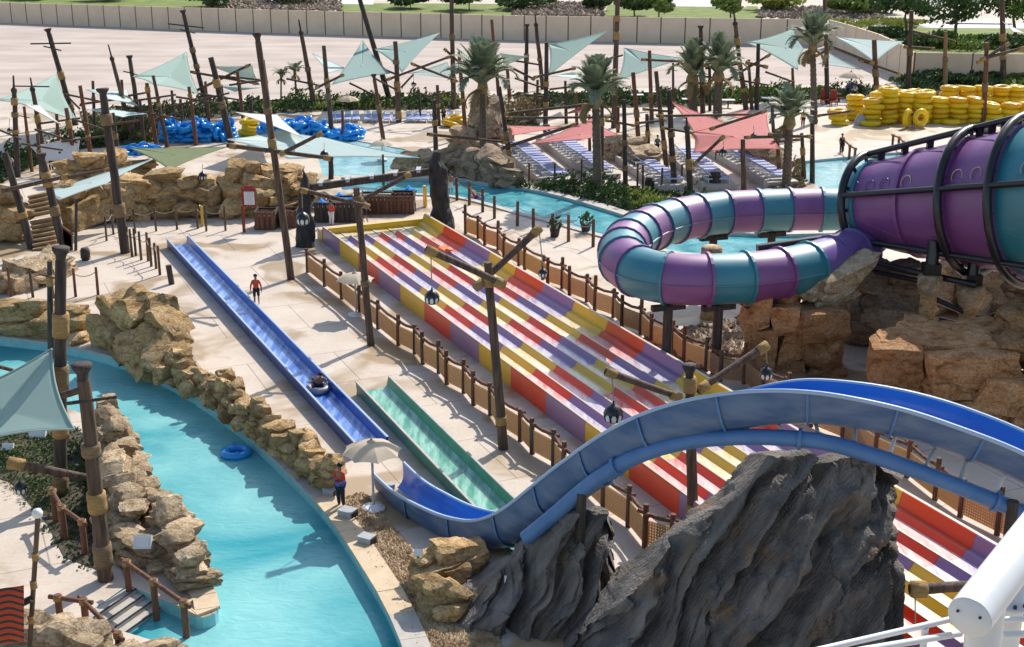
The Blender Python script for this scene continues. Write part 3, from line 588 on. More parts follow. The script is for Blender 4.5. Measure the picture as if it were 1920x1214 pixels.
# ---- straight flumes on the deck
def flume(name, label, pa, pb, wd, hh, inner, outer, rim, pieces, cat='water slide'):
    a, b2 = G(*pa), G(*pb); t = (b2 - a).normalized(); n = Vector((-t.y, t.x, 0)); root = thing(name, label, cat, a); L = (b2 - a).length
    def q(s, x, z): return a + t * s + n * x + Vector((0, 0, z))
    for k in range(pieces):
        s0, s1 = L * k / pieces, L * (k + 1) / pieces - .015
        def st(prof, nm, m):
            b = MB(); b.loft([[q(s0, x, z) for x, z in prof], [q(s1, x, z) for x, z in prof]], smooth=False); b.build(nm, M[m], root)
        w2 = wd / 2
        st([(-w2 + .10, .22), (-w2 * .6, .13), (0, .11), (w2 * .6, .13), (w2 - .10, .22)], 'channel', inner)
        for sg in (-1, 1):
            st([(sg * (w2 - .10), .22), (sg * (w2 - .02), hh - .03)][::sg], 'channel_side', 'blueshade' if rim == 'bluerim' else 'greenwall')
            st([(sg * (w2 - .02), hh - .03), (sg * w2, hh), (sg * (w2 + .09), hh), (sg * (w2 + .09), hh - .05)][::sg], 'rim', rim)
            st([(sg * (w2 + .07), hh - .05), (sg * (w2 + .02), .02)][::sg], 'outer_side', outer)
    for s in (0.02,):
        b = MB(); b.add([q(s, x, z) for x, z in [(-wd / 2 - .05, 0), (wd / 2 + .05, 0), (wd / 2 + .05, .12), (-wd / 2 - .05, .12)]], [(0, 1, 2, 3)]); b.build('end_plate', M[outer], root)
    return root
flume('straight_slide', 'long straight blue run out flume lying on the deck', (334, 462), (698, 852), 1.25, .62, 'wetblue', 'bluewall', 'bluerim', 9)
flume('straight_slide', 'straight green run out flume lying on the deck', (700, 735), (990, 1035), 1.45, .62, 'greenin', 'greenwall', 'greenrim' if 'greenrim' in M else 'coping', 5)
# ---- curved blue flume with its hump
cp = [(668, 815, 49.0), (700, 850, 46.5), (728, 878, 45.0), (765, 912, 43.6), (810, 938, 42.3), (860, 960, 41.2), (915, 970, 40.2), (965, 958, 39.3), (1020, 922, 38.4), (1090, 866, 37.4), (1180, 805, 36.4), (1290, 757, 35.5), (1400, 733, 34.9), (1500, 724, 34.5), (1600, 733, 34.2), (1710, 755, 33.9), (1820, 790, 33.5), (1930, 835, 33.1), (2060, 905, 32.6), (2200, 1000, 32.2)]
path = resample(catmull([V(*c) for c in cp[2:]], .25), .3)
NB = len(path)
def bank_at(p):
    x = p.x
    tab = [(-6, -.18), (-3, -.05), (-1, .10), (1, .42), (4, .46), (6.5, .30), (8, .10), (10, -.04), (12, -.12), (20, -.12)]
    for (x0, b0), (x1, b1) in zip(tab, tab[1:]):
        if x0 <= x <= x1: return b0 + (b1 - b0) * (x - x0) / (x1 - x0)
    return .2
fr = frame_path(path, [bank_at(p) for p in path])
cs = thing('curved_slide', 'blue open flume curving over a high hump in the foreground', 'water slide', Vector((path[0].x, path[0].y, 0)))
RW = .60
prof_in = [(RW * .96, .0), (RW * .95, -.35)] + [(RW * .95 * cos(a), -.42 - .56 * sin(a)) for a in [pi * k / 10 for k in range(1, 10)]] + [(-RW * .95, -.35), (-RW * .96, 0)]
prof_out = [(x * 1.10, z - .07 if z < -.3 else z - .03) for x, z in prof_in]
seglen = 8
for i0 in range(0, NB - 1, seglen):
    i1 = min(i0 + seglen, NB - 1); f = fr[i0:i1 + 1]
    b = MB(); b.loft(sweep(f, prof_in)[::-1]); b.build('channel', M['bluein'], cs)
    b = MB(); b.loft(sweep(f, prof_out)); sh = b.build('shell', M['blueout'], cs)
    b = MB(); b.loft(sweep([f[-1], (f[-1][0] + f[-1][3] * .07, *f[-1][1:])], [(x * 1.075, z * 1.06 - .02) for x, z in prof_out])); b.loft([sweep([f[-1]], prof_out)[0], sweep([f[-1]], [(x * 1.075, z * 1.06 - .02) for x, z in prof_out])[0]]); b.build('flange', M['bluepipe'], sh)
    for sg in (-1, 1):
        b = MB(); b.loft(sweep(f, [(sg * RW * .96, -.0), (sg * RW * .97, .05), (sg * RW * 1.12, .05), (sg * RW * 1.13, -.05), (sg * RW * 1.05, -.05)][::sg])); b.build('rim', M['bluerim'], cs)
# steel pipe under the flume
pp = [(985, 1010, 36.6), (1040, 965, 36.4), (1110, 905, 36.0), (1190, 858, 35.4), (1280, 830, 34.9), (1380, 820, 34.4), (1480, 822, 34.0), (1560, 832, 33.7), (1660, 862, 33.4), (1780, 906, 33.1), (1930, 966, 32.7), (2080, 1030, 32.4)]
ppath = resample(catmull([V(*c) for c in pp], .3), .5)
pipe = MB().tube(ppath, .23, 14).build('support_pipe', M['bluepipe'], cs)
for i in range(8, len(ppath) - 4, 11):
    t = (ppath[i + 1] - ppath[i]).normalized(); MB().tube([ppath[i] - t * .05, ppath[i] + t * .05], .31, 14).build('pipe_flange', M['bluepipe'], pipe)
for i in range(6, len(ppath) - 2, 2):
    p = ppath[i]; q = min(fr, key=lambda f: (f[0] - f[2] * .98 - p).length); e = q[0] - q[2] * 1.04
    b = MB(); b.tube([p + Vector((0, .1, .2)), e], .055, 6)
    if i % 2: b.tube([p + Vector((0, .1, .2)), q[0] - q[2] * .6 - q[1] * .7 * (1 if q[1].y > 0 else -1)], .05, 6)
    b.build('strut', M['grey' if i % 3 else 'white'], cs)
for (x, y, Y) in ((1090, 925, 36.0), (1900, 940, 32.6)):
    p = V(x, y, Y); MB().tube([(p.x, p.y, 0), p], .15, 12).build('column', M['wooddark'], cs)
for x, Y in ((735, 45.2), (860, 41.2), (960, 39.4)):
    q = min(fr, key=lambda f: abs(f[0].y - Y)); e = q[0] - q[2] * 1.0; MB().tube([(e.x, e.y, 0), (e.x, e.y, max(.2, e.z))], .15, 10).build('column', M['grey'], cs)
# ---- purple and teal tube loop
zt = 4.5
loop = [G(x, y, zt) for x, y in [(1600, 392), (1560, 393), (1500, 393), (1420, 396), (1340, 401), (1270, 413), (1210, 433), (1172, 462), (1172, 492), (1210, 514), (1270, 524), (1340, 524), (1420, 519), (1490, 508), (1550, 492), (1610, 470)]]
lp = resample(catmull(loop, .3), .2)
tl = thing('tube_slide', 'enclosed looping tube slide in alternating purple and teal sections', 'water slide', Vector((lp[0].x, lp[0].y, 0)))
fr2 = frame_path(lp); TR = 1.16; seg = 9; cols = ['teal', 'purple']
circ = [(TR * cos(2 * pi * k / 22), TR * sin(2 * pi * k / 22)) for k in range(23)]
for j, i0 in enumerate(range(0, len(lp) - 1, seg)):
    i1 = min(i0 + seg, len(lp) - 1); f = fr2[i0:i1 + 1]; c = cols[j % 2] if i0 < len(lp) - 3 * seg else 'lilac'
    b = MB(); b.loft(sweep(f, circ)); o = b.build('tube_section', M[c], tl)
    e = f[-1]; rings = []
    for d, r in ((-.06, TR), (-.06, TR + .10), (.06, TR + .10), (.06, TR)): rings.append([e[0] + e[3] * d + (e[1] * a + e[2] * b_) * (r / TR) for a, b_ in circ])
    b = MB(); b.loft(rings, smooth=False); b.build('flange', M[c], o)
    # long horizontal seam on both sides
    for sg in (1, -1):
        b = MB(); b.loft(sweep(f, [(sg * (TR - .01), -.05), (sg * (TR + .06), -.04), (sg * (TR + .06), .04), (sg * (TR - .01), .05)])); b.build('seam', M[c], o)
for px_, py_ in ((1255, 524), (1350, 524), (1430, 518), (1340, 402), (1450, 396)):
    c = G(px_, py_, zt); b = MB(); b.tube([(c.x, c.y, 0), (c.x, c.y, zt - TR - .1)], .22, 10); b.box((c.x, c.y, zt - TR - .15), (1.6, .3, .25), rz=.3); b.build('support_column', M['wooddark'], tl)
b = MB(); b.tube([V(1420, 468, 66), V(1560, 448, 66.5)], .28, 8); b.build('support_beam', M['black'], tl)
# ---- funnel
CA, CB = V(1634, 383, 64.0), V(1830, 379, 60.0); ax = (CB - CA); LAB = ax.length; ax.normalize()
fw_ = ax.cross(Vector((0, 0, 1))).normalized(); fu = fw_.cross(ax).normalized()
def fring(s, r, n=40): return [CA + ax * s + (fu * cos(2 * pi * k / n) + fw_ * sin(2 * pi * k / n)) * r for k in range(n + 1)]
fn = thing('funnel_slide', 'huge purple and teal funnel slide caged by black pipes', 'water slide', Vector((CB.x, CB.y, 0)))
def fr_(s): return 2.02 + s * .165
stops = [(-.35, 'teal'), (.25, 'purple'), (LAB * .52, 'purple'), (LAB, 'purple'), (LAB * 1.47, 'teal'), (LAB * 2.05, 'teal'), (LAB * 2.6, 'purple'), (LAB * 3.1, None)]
for (s0, c), (s1, _) in zip(stops, stops[1:]):
    n_ = 5; b = MB(); b.loft([fring(s0 + (s1 - s0 - .02) * k / n_, fr_(s0 + (s1 - s0) * k / n_)) for k in range(n_ + 1)]); o = b.build('funnel_panel', M[c], fn)
    b = MB(); b.loft([fring(s1 - .08, fr_(s1)), fring(s1 - .08, fr_(s1) + .14), fring(s1 + .08, fr_(s1) + .14), fring(s1 + .08, fr_(s1))], smooth=False); b.build('flange', M[c], o)
    for kk in range(0, 8):       # diagonal stiffening ribs on the shell
        a0 = 2 * pi * kk / 8 + .2; pts = [CA + ax * (s0 + .15 + (s1 - s0 - .3) * t) + (fu * cos(a0 + .35 * t) + fw_ * sin(a0 + .35 * t)) * (fr_(s0 + (s1 - s0) * t) + .01) for t in (0, .33, .66, 1)]
        MB().tube(pts, .022, 4).build('rib', M[c], o)
b = MB(); b.loft([fring(-.35, .9), fring(-.35, fr_(-.35))]); b.build('end_ring', M['teal'], fn)
OFF = .42
def cage_pt(s, a): return CA + ax * s + (fu * cos(a) + fw_ * sin(a)) * (fr_(s) + OFF)
for s in (-.1, LAB, LAB * 1.47, LAB * 2.6):
    pts = [cage_pt(s, 2 * pi * k / 36) for k in range(37)]; ring = MB().tube(pts, .20, 10, cap=False).build('cage_ring', M['black'], fn)
    for k in range(0, 36, 3):
        a = 2 * pi * k / 36; d = (fu * cos(a) + fw_ * sin(a)); p = CA + ax * s; MB().tube([p + d * fr_(s), p + d * (fr_(s) + OFF)], .09, 6).build('bracket', M['black'], ring)
for a, nm in ((0, 't'), (1.25, 'f'), (-1.2, 'b'), (2.2, 'l'), (-2.4, 'k')):
    for s0, s1 in ((-.1, LAB), (LAB, LAB * 1.47), (LAB * 1.47, LAB * 2.6)):
        o = MB().tube([cage_pt(s0, a), cage_pt(s1, a)], .15, 8).build('cage_pipe', M['black'], fn)
        if a == 0:
            for t in (.15, .38, .62, .85):
                s = s0 + (s1 - s0) * t; p = cage_pt(s, a); MB().box(p - fu * .3, (.28, .28, .5)).build('bracket', M['black'], o)
for k, s in enumerate((.35, 1.25, 2.15, 3.4, LAB * 1.12, LAB * 1.3, LAB * 1.75)):   # pale lifting hooks
    c = CA + ax * s + (fu * cos(1.05) + fw_ * sin(1.05)) * (fr_(s) + .04); d1 = (fu * -sin(1.05) + fw_ * cos(1.05))
    MB().tube([c + ax * (.25 * cos(t)) - d1 * (.32 * sin(t)) for t in [pi * q / 6 - .3 for q in range(9)]], .03, 5).build('hook', M['lilac' if k < 3 else 'canvas'], fn)
# funnel feet: carved stone columns with black brackets
for (x, y0, y1, w_, lab) in ((1745, 515, 600, 40, 'carved tan stone column under the first black cage ring of the funnel'), (1822, 535, 612, 44, 'carved tan stone column under the second black cage ring of the funnel'), (1574, 470, 560, 34, 'carved tan stone column under the small end of the funnel'), (1335, 462, 560, 36, 'carved tan stone stump inside the tube loop')):
    Y = 58.3 if x > 1700 else (64 if x > 1500 else 66); tp = V(x, y0, Y); r = w_ / 2 * mpp(tp)
    root = thing('stone_column', lab, 'column', (tp.x, tp.y, 0)); zt_ = tp.z
    MB().lathe((tp.x, tp.y, 0), [(r * .95, 0), (r * .8, .4), (r * .72, zt_ - 1.0), (r * .78, zt_ - .9)], 14).build('shaft', M['rock'], root)
    MB().lathe((tp.x, tp.y, zt_ - .95), [(r * .8, 0), (r * 1.0, .12), (r * .98, .3), (r * 1.12, .42), (r * 1.1, .85), (r * .9, .95), (0, .95)], 14).build('capital', M['rockpale'], root)
    if x > 1700:
        b = MB(); b.box((tp.x, tp.y, zt_ + .28), (.75, .6, .5)); b.tube([(tp.x, tp.y, zt_ + .4), (tp.x + .1, tp.y + .2, zt_ + 1.5)], .3, 8); b.build('saddle', M['black'], root)
b = MB(); b.tube([V(1560, 455, 63), V(1600, 475, 62.4), V(1650, 500, 61.6)], .26, 10); b.build('drain_pipe', M['lilac'], fn)
b = MB(); b.tube([V(1640, 495, 61), V(1760, 520, 58.6), V(1830, 535, 57.8)], .16, 8); b.tube([V(1640, 510, 61), V(1760, 535, 58.8)], .12, 8); b.tube([V(1760, 600, 58.5), V(1930, 640, 57)], .14, 8); b.tube([V(1750, 560, 58.5), V(1840, 600, 58), V(1960, 560, 58)], .14, 8); b.build('under_frame', M['black'], fn)
# ================================================================== TIMBER MASTS
def timber(b, pts, r0, r1, n=9, wob=.06):
    pts = [Vector(p) for p in pts]; m = 7; a, c = pts[0], pts[-1]; ps = []; rs_ = []
    for i in range(m):
        t = i / (m - 1); d = Vector((noise.noise(a * 3 + Vector((t * 3, 0, 0))), noise.noise(a * 3 + Vector((0, t * 3, 5))), 0)) * wob * (1 if 0 < i < m - 1 else 0)
        ps.append(a.lerp(c, t) + d * r0 * 4); rs_.append((r0 + (r1 - r0) * t) * (1 + .07 * noise.noise(a * 5 + Vector((0, 0, t * 9)))))
    b.tube(ps, rs_, n); return b
MASTS = {}
def mast(tx, ty, bx, by, w_, m, flags, bands, label, hidden_base=None, cat='mast'):
    base = G(bx, hidden_base or by); base.z = 0
    if hidden_base: base = G(bx, by); base.z = 0
    top = V(tx, ty, base.y); r = w_ / 2 * mpp(base); root = thing('timber_mast', label, cat, base, 'timber masts standing around the water park')
    ax_ = (top - base); Ln = ax_.length; u = ax_.normalized(); q = u.to_track_quat('Z', 'Y').to_matrix()
    tip = .16 if 't' in flags else 0
    b = MB(); timber(b, [base - Vector((0, 0, .1)), base + ax_ * (1 - tip)], r * 1.08, r * .82); b.build('shaft', M[m], root)
    if tip:
        p = base + ax_ * (1 - tip); MB().lathe(p, [(r * .9, -.02), (r * 1.1, .05), (r * 1.05, .22), (r * .5, .35)], 8, q).tube([p, top], [r * .45, r * .3], 6).build('topmast', M['wooddark'], root)
    if 'c' in flags:
        MB().lathe(top, [(r * .82, -.05), (r * .7, .05), (r * .75, .2), (r * 1.25, .38), (r * 1.3, .5), (0, .5)], 10, q).build('cap', M['wooddark'], root)
    for t in bands:
        p = base + ax_ * t; hh = r * U(.7, 1.9)
        MB().lathe(p, [(r * .9, -hh), (r * 1.22, -hh), (r * 1.26, -hh * .4), (r * 1.2, 0), (r * 1.27, hh * .4), (r * 1.2, hh), (r * .8, hh)], 9, q).build('rope_band', M['rope' if R() < .55 else 'rope2'], root)
    if 'x' in flags:
        p = base + ax_ * .9; l = r * 7; s = U(-.15, .15); MB().tube([p + Vector((-l, -r, s * l)), p + Vector((l, -r, -s * l))], r * .28, 6).build('crosspiece', M['wooddark'], root)
    if 'y' in flags:
        p = base + ax_ * .84; MB().tube([p + Vector((-r * 3, -r, r)), p + Vector((r * 3, -r, -r * .5))], r * .25, 6).build('crosspiece', M['wooddark'], root)
    return root
def spar(root, x0, y0, x1, y1, w_, m='wood', dy0=-.15, dy1=-.15, lash=True):
    Y = ORG[root.name].y; a = V(x0, y0, Y + dy0); c = V(x1, y1, Y + dy1); r = w_ / 2 * mpp(a); b = MB(); timber(b, [a, c], r, r * .85, 7); o = b.build('spar', M[m], root)
    if lash:
        u = (c - a).normalized(); q = u.to_track_quat('Z', 'Y').to_matrix()
        for t in (.06, .94): MB().lathe(a.lerp(c, t), [(r * .9, -r * 1.5), (r * 1.25, -r * 1.4), (r * 1.25, r * 1.4), (r * .9, r * 1.5)], 7, q).build('lashing', M['rope'], o)
    return o
T = [ # top x,y  base x,y  width material flags bands label
 (25,142,33,332,10,'wooddark','t',(.75,.62,.45),'leftmost upright mast with three rope bands and thin tip'),
 (57,146,84,300,9,'wood','xt',(.5,),'mast topped by a small cross behind the white sail at left'),
 (92,64,142,235,10,'wooddark','cxy',(.55,.2),'tall leaning mast with crossbar above the sage sail at far left'),
 (124,203,144,322,9,'woodred','',(.75,),'short red brown mast right of the white sail at left'),
 (150,161,173,308,8,'woodred','',(.35,),'red brown mast left of the big grey mast near the rocks'),
 (174,152,178,264,6,'wood','',(.7,),'thin mast beside the pale awning at left'),
 (194,182,235,474,17,'wooddark','c',(.28,.86),'thick grey mast standing on the deck by the head of the zigzag posts'),
 (203,84,250,264,8,'wood','t',(.45,),'leaning mast with needle tip against the sand left of the sage sail'),
 (244,115,265,258,9,'wood','cy',(.3,),'mast with flared cap just right of the needle tipped one'),
 (275,156,294,276,8,'woodred','',(.9,),'red brown mast at the left end of the tall blue ring heap'),
 (287,142,314,276,7,'wood','',(.6,),'thin leaning mast in front of the sage sail by the blue rings'),
 (345,29,392,218,9,'wooddark','cxy',(.66,.5),'tallest leaning mast with crossbar at upper left beside a sage sail'),
 (354,163,368,273,7,'woodred','',(.85,),'thin mast rising in front of the blue ring heap'),
 (395,108,434,268,12,'wooddark','',(.7,.45),'stout leaning mast in the middle of the blue ring heap'),
 (385,153,395,258,6,'woodred','',(),'thin straight mast behind the blue ring heap'),
 (445,134,459,250,7,'woodred','',(.8,),'thin mast by the yellow rings among the blue ones'),
 (484,79,546,524,13,'wood','c',(.72,.58),'very long leaning mast with its foot on the deck left of the racing slide'),
 (493,113,506,214,8,'wooddark','',(.6,),'dark mast right behind the very long leaning one'),
 (45,200,60,322,6,'woodred','y',(.6,),'thin mast behind the leftmost upright mast'),
 (8,286,60,466,14,'wooddark','',(.35,),'leaning grey mast beside the timber stairs at left edge'),
 (80,303,120,469,15,'wooddark','c',(.80,.45),'leaning dark mast in front of the timber stairs'),
 (560,37,591,205,9,'wood','t',(.45,.3),'leaning mast with thin tip behind the right end of the blue rings'),
 (607,86,623,258,9,'wood','',(.6,.45),'upright mast standing in the right end of the blue ring heap'),
 (668,-22,733,195,10,'wooddark','',(.35,),'mast running out of the top of the picture behind the sage triangle sail'),
 (702,150,720,268,8,'woodred','c',(.55,),'red brown mast by the pale umbrella on the splash deck'),
 (741,78,748,230,10,'wood','',(.75,.45,.1),'mast at the centre of the row of blue loungers'),
 (846,-25,851,205,9,'wood','',(.6,.25),'tall mast leaving the top of the picture left of the bushy palm'),
 (861,98,874,260,8,'woodred','',(.45,),'red brown mast just left of the bushy palm'),
 (922,37,940,235,7,'woodred','',(),'slim red mast rising above the bushy palm'),
 (936,163,957,302,9,'wooddark','',(.35,.12),'dark mast at the right side of the bushy palm by the pink sails'),
 (950,118,956,186,7,'woodred','y',(),'short red brown mast behind the bushy palm'),
 (988,54,986,174,8,'wooddark','c',(.55,),'dark capped mast against the sand right of the bushy palm'),
 (1003,26,1018,168,8,'wood','t',(.4,),'leaning mast with needle tip right of the dark capped one'),
 (1025,80,1023,234,9,'wooddark','',(.5,.25),'dark mast holding the left edge of the large sage sail'),
 (1159,-25,1151,240,10,'wood','',(.78,.66,.35),'tall mast leaving the top of the picture behind the tall palm'),
 (1187,136,1200,288,9,'woodred','',(.5,.15),'red brown mast right of the tall palm'),
 (1218,95,1222,232,8,'woodred','',(.4,),'red brown mast carrying a long horizontal crossbar'),
 (1230,134,1250,316,9,'wood','',(.55,.25),'mast left of the pink sail peak'),
 (1170,187,1173,347,9,'wooddark','',(.5,.2),'dark mast between the tall palm and the pink sail'),
 (1254,169,1264,352,11,'wooddark','',(.55,.3),'dark mast at the left point of the pink sail'),
 (1287,220,1295,366,11,'wooddark','t',(.4,),'leaning dark mast in front of the pink sail'),
 (1314,58,1318,212,9,'wood','c',(.45,),'mast between the pair of palms at upper right'),
 (1375,16,1399,206,9,'wood','t',(.68,.2),'leaning mast right of the pair of palms'),
 (1422,82,1419,206,8,'wooddark','',(.45,),'dark mast with a bundle of sticks left of the big sage sail'),
 (1129,190,1128,342,8,'wood','',(.75,.3),'mast hidden behind the trunk of the tall palm'),
 (1393,262,1395,362,10,'wood','',(),'mast under the pink sail just behind the tube slide'),
 (1546,-25,1552,190,8,'wood','',(.4,),'tall mast behind the crown of the highest palm'),
 (1639,75,1644,186,10,'wood','',(.45,.2),'mast in the middle of the white triangular sail by the yellow rings'),
 (1709,20,1703,172,9,'wood','y',(.5,),'leaning mast at the right corner of the white triangular sail'),
 (1773,59,1772,174,8,'rope_t','',(.55,),'straight tan mast behind the yellow ring stacks'),
 (1850,80,1844,232,9,'woodred','',(.8,.45),'mast with crossed spars in front of the yellow ring stacks'),
 (1878,-25,1882,163,10,'wood','',(.5,.3),'tall mast leaving the top right of the picture'),
 (1523,200,1523,342,9,'wooddark','',(),'plain dark mast at the left corner of the side pool'),
 (1549,127,1552,195,9,'wooddark','',(),'short dark mast under the small white sail at right'),
 (1477,153,1478,186,8,'wood','',(),'short stub mast behind the short palm'),
 (668,352,696,647,14,'wood','',(.93,.4),'mast with crossed spars standing between the deck fence and the racing slide'),
 (915,492,944,842,18,'wood','',(.9,.16),'thick mast with crossed spars in front of the middle of the racing slide'),
 (1293,710,1299,985,20,'wood','c',(.96,.12),'thick foreground mast with crossed spars behind the blue hump'),
 (93,490,95,668,11,'wooddark','y',(.8,),'thin dark mast behind the tall mast by the near river'),
 (114,490,113,930,23,'wooddark','c',(.74,.52,.3,.06),'tall mast with four rope bands on the planted island'),
 (156,712,198,1087,27,'wood','c',(.66,.40,.13),'nearest thick mast with rope bands at the entry steps'),
 (228,150,233,262,6,'woodred','',(),'slim mast behind the pale awning left of the blue rings'),
 (322,170,330,260,6,'wood','',(),'slim mast under the sage sail near the blue rings'),
 (415,160,424,250,6,'wooddark','',(),'slim dark mast in the planting behind the blue rings'),
 (1105,215,1106,300,6,'woodred','',(),'slim mast under the pink sail peak'),
 (1343,210,1345,300,7,'wood','',(),'slim mast behind the pink sails'),
 (1448,200,1452,280,7,'wooddark','',(),'slim dark mast left of the short palm'),
 (1080,175,1082,235,6,'woodred','',(),'slim red mast beside the red canopy'),
 (1008,150,1008,218,6,'wood','',(.5,),'slim mast in the planting behind the flat pink sail'),
 (1060,152,1062,232,6,'wooddark','',(),'slim dark mast behind the red canopy'),
 (1330,100,1331,208,6,'wooddark','',(.4,),'slim dark mast between the trunks of the pair of palms'),
 (1404,112,1410,206,6,'wood','',(),'slim mast left of the dark mast with the stick bundle'),
 (1159,200,1158,292,7,'woodred','',(.6,),'slim red brown mast just right of the tall palm trunk'),
 (1213,214,1216,288,8,'wooddark','',(.5,),'short dark mast beside the person in green'),
 (1262,118,1262,205,5,'wood','y',(),'thin mast left of the pair of palms'),
 (1486,128,1488,192,6,'woodred','',(),'slim red mast below the big sage sail'),
 (1503,250,1508,335,8,'wood','',(.6,),'short mast right of the short palm trunk'),
 (1456,242,1462,335,8,'woodred','',(.4,),'short mast left of the short palm trunk'),
 (70,250,78,336,7,'wood','',(.6,),'slim mast in front of the grey awning at left'),
 (106,214,113,300,7,'woodred','',(.4,),'slim red mast left of the short red brown mast at left'),
 (212,212,222,300,7,'wooddark','y',(.5,),'slim dark mast right of the thick grey mast top'),
 (262,186,270,270,6,'wood','',(),'slim mast at the left end of the low blue rings'),
 (304,196,312,268,6,'wooddark','',(.7,),'slim dark mast behind the left of the blue rings'),
 (338,186,345,262,6,'wood','',(),'slim mast behind the middle of the blue rings'),
 (470,186,474,250,6,'wooddark','',(.5,),'slim dark mast in the gap of the blue heap'),
 (642,206,643,264,6,'woodred','',(),'slim red mast in the low right pile of blue rings'),
 (820,160,823,236,7,'wood','',(.5,),'slim mast by the last blue loungers'),
 (785,168,789,224,5,'wooddark','',(),'thin dark mast behind the row of blue loungers'),
 (814,200,818,300,9,'wooddark','c',(.7,),'dark capped mast right behind the tall black pillar'),
 (620,298,621,336,10,'wooddark','',(),'short dark stump mast at the left edge of the splash pool'),
 (718,290,719,345,5,'wood','',(),'thin mast standing at the right of the splash pool'),
 (314,318,316,362,10,'wooddark','',(),'short dark stump under the tip of the olive sail'),
]
M['rope_t'] = mat('tan_timber', (.20, .12, .055), (.32, .20, .10), .85, 7, (1, 1, .12), bump=.4)
for i, r in enumerate(T): MASTS[i] = mast(*r)
MI = {r[8]: MASTS[i] for i, r in enumerate(T)}
def mk(s): return next(v for k, v in MI.items() if s in k)
SP = [('above the sage sail at far left', 127,178,185,190,4), ('above the sage sail at far left', 118,172,150,205,4), ('tallest leaning', 361,174,470,121,5), ('tallest leaning', 357,135,485,158,5), ('tallest leaning', 400,142,487,150,4),
 ('right of the needle tipped', 230,182,275,174,4), ('short red brown mast right of the white sail', 65,243,145,268,4), ('leftmost upright', -10,240,40,262,4), ('stout leaning', 320,200,430,175,4),
 ('thin tip behind the right end', 537,148,605,162,4), ('standing in the right end', 592,166,645,140,5), ('behind the sage triangle', 700,122,748,142,5), ('behind the sage triangle', 655,156,716,186,4),
 ('centre of the row', 723,151,848,105,5), ('centre of the row', 770,119,858,153,5), ('centre of the row', 752,165,775,140,4), ('centre of the row', 700,146,745,170,4), ('left of the bushy palm', 833,92,870,125,5), ('left of the bushy palm', 785,175,840,190,4),
 ('very long leaning', 425,273,625,298,9,), ('very long leaning', 525,290,604,250,8), ('red brown mast by the pale umbrella', 560,272,838,295,7), ('dark mast at the right side', 800,80+172,957,268,6),
 ('dark mast at the right side', 940,215,1105,196,6), ('dark mast at the right side', 945,222,1150,220,5), ('dark mast at the right side', 928,283,1085,232,7), ('dark capped', 952,112,1012,122,4), ('dark capped', 945,120,1003,150,5),
 ('left edge of the large', 1000,146,1080,128,5), ('left edge of the large', 965,147,1018,165,4), ('behind the tall palm', 1136,112,1168,104,4), ('long horizontal crossbar', 1202,112,1280,116,5), ('pink sail peak', 1205,205,1262,210,5),
 ('left point of the pink', 1230,218,1420,215,5), ('left point of the pink', 1240,240,1300,250,5), ('leaning dark mast in front of the pink', 1300,310,1358,255,7), ('under the pink sail just behind', 1330,243,1437,208,6), ('under the pink sail just behind', 1395,258,1525,256,6),
 ('right of the pair of palms', 1322,128,1390,120,5), ('bundle of sticks', 1362,152,1445,102,5), ('bundle of sticks', 1400,118,1438,126,6), ('bundle of sticks', 1435,135,1490,155,4), ('middle of the white', 1545,82,1640,120,6), ('middle of the white', 1610,112,1690,140,5), ('middle of the white', 1530,105,1560,90,5),
 ('right corner of the white', 1695,88,1752,92,5), ('right corner of the white', 1708,58,1790,78,4), ('crossed spars in front of the yellow', 1832,118,1892,82,6), ('crossed spars in front of the yellow', 1838,112,1920,90,6), ('plain dark mast', 1530,218,1602,208,5), ('plain dark mast', 1440,252,1525,258,5),
 ('leaning dark mast in front of the timber', -10,362,130,330,8), ('leaning dark mast in front of the timber', 118,335,205,318,6)]
SP += [('short red brown mast right of the white sail', 100, 268, 200, 255, 4), ('red brown mast left of the big grey', 140, 225, 215, 250, 4), ('thin mast beside the pale awning', 150, 196, 225, 186, 4), ('flared cap just right', 215, 200, 300, 208, 4), ('left end of the tall blue', 250, 190, 330, 178, 4), ('thin leaning mast in front of the sage', 270, 212, 350, 226, 4),
 ('behind the left of the blue', 290, 225, 372, 200, 4), ('thin mast rising in front', 330, 182, 420, 196, 4), ('thin straight mast behind the blue', 372, 176, 450, 188, 4), ('slim mast in front of the grey', 40, 270, 118, 282, 4), ('slim red mast left of the short', 75, 232, 150, 222, 4), ('slim dark mast right of the thick', 190, 236, 260, 226, 4),
 ('yellow rings among', 430, 160, 500, 150, 4), ('slim mast by the last', 800, 182, 850, 172, 4), ('slim mast in the planting behind the flat', 985, 178, 1060, 186, 4), ('slim dark mast behind the red canopy', 1030, 168, 1100, 160, 4), ('slim dark mast between the trunks', 1290, 140, 1370, 150, 4), ('slim mast left of the dark mast with', 1380, 150, 1440, 160, 4), ('short dark mast beside the person', 1190, 232, 1250, 226, 5), ('slim red brown mast just right of the tall palm', 1135, 226, 1190, 236, 5), ('short mast left of the short palm', 1420, 270, 1500, 262, 5)]
for s in SP: spar(mk(s[0]), *s[1:6], dy0=U(-.5, -.2), dy1=U(-.5, -.2), lash=s[5] >= 5)
p70, p71, p72 = mk('between the deck fence'), mk('in front of the middle'), mk('behind the blue hump')
spar(p70, 562, 356, 694, 388, 9, dy0=-1.2, dy1=-.2); spar(p70, 770, 326, 670, 380, 9, dy0=1.2, dy1=.2)
spar(p71, 800, 467, 946, 535, 15, dy0=-1.0, dy1=-.3); spar(p71, 1013, 427, 890, 542, 14, dy0=1.2, dy1=-.1)
spar(p72, 1137, 697, 1275, 746, 15, dy0=-.8, dy1=-.3); spar(p72, 1437, 648, 1310, 732, 16, dy0=1.4, dy1=.2)
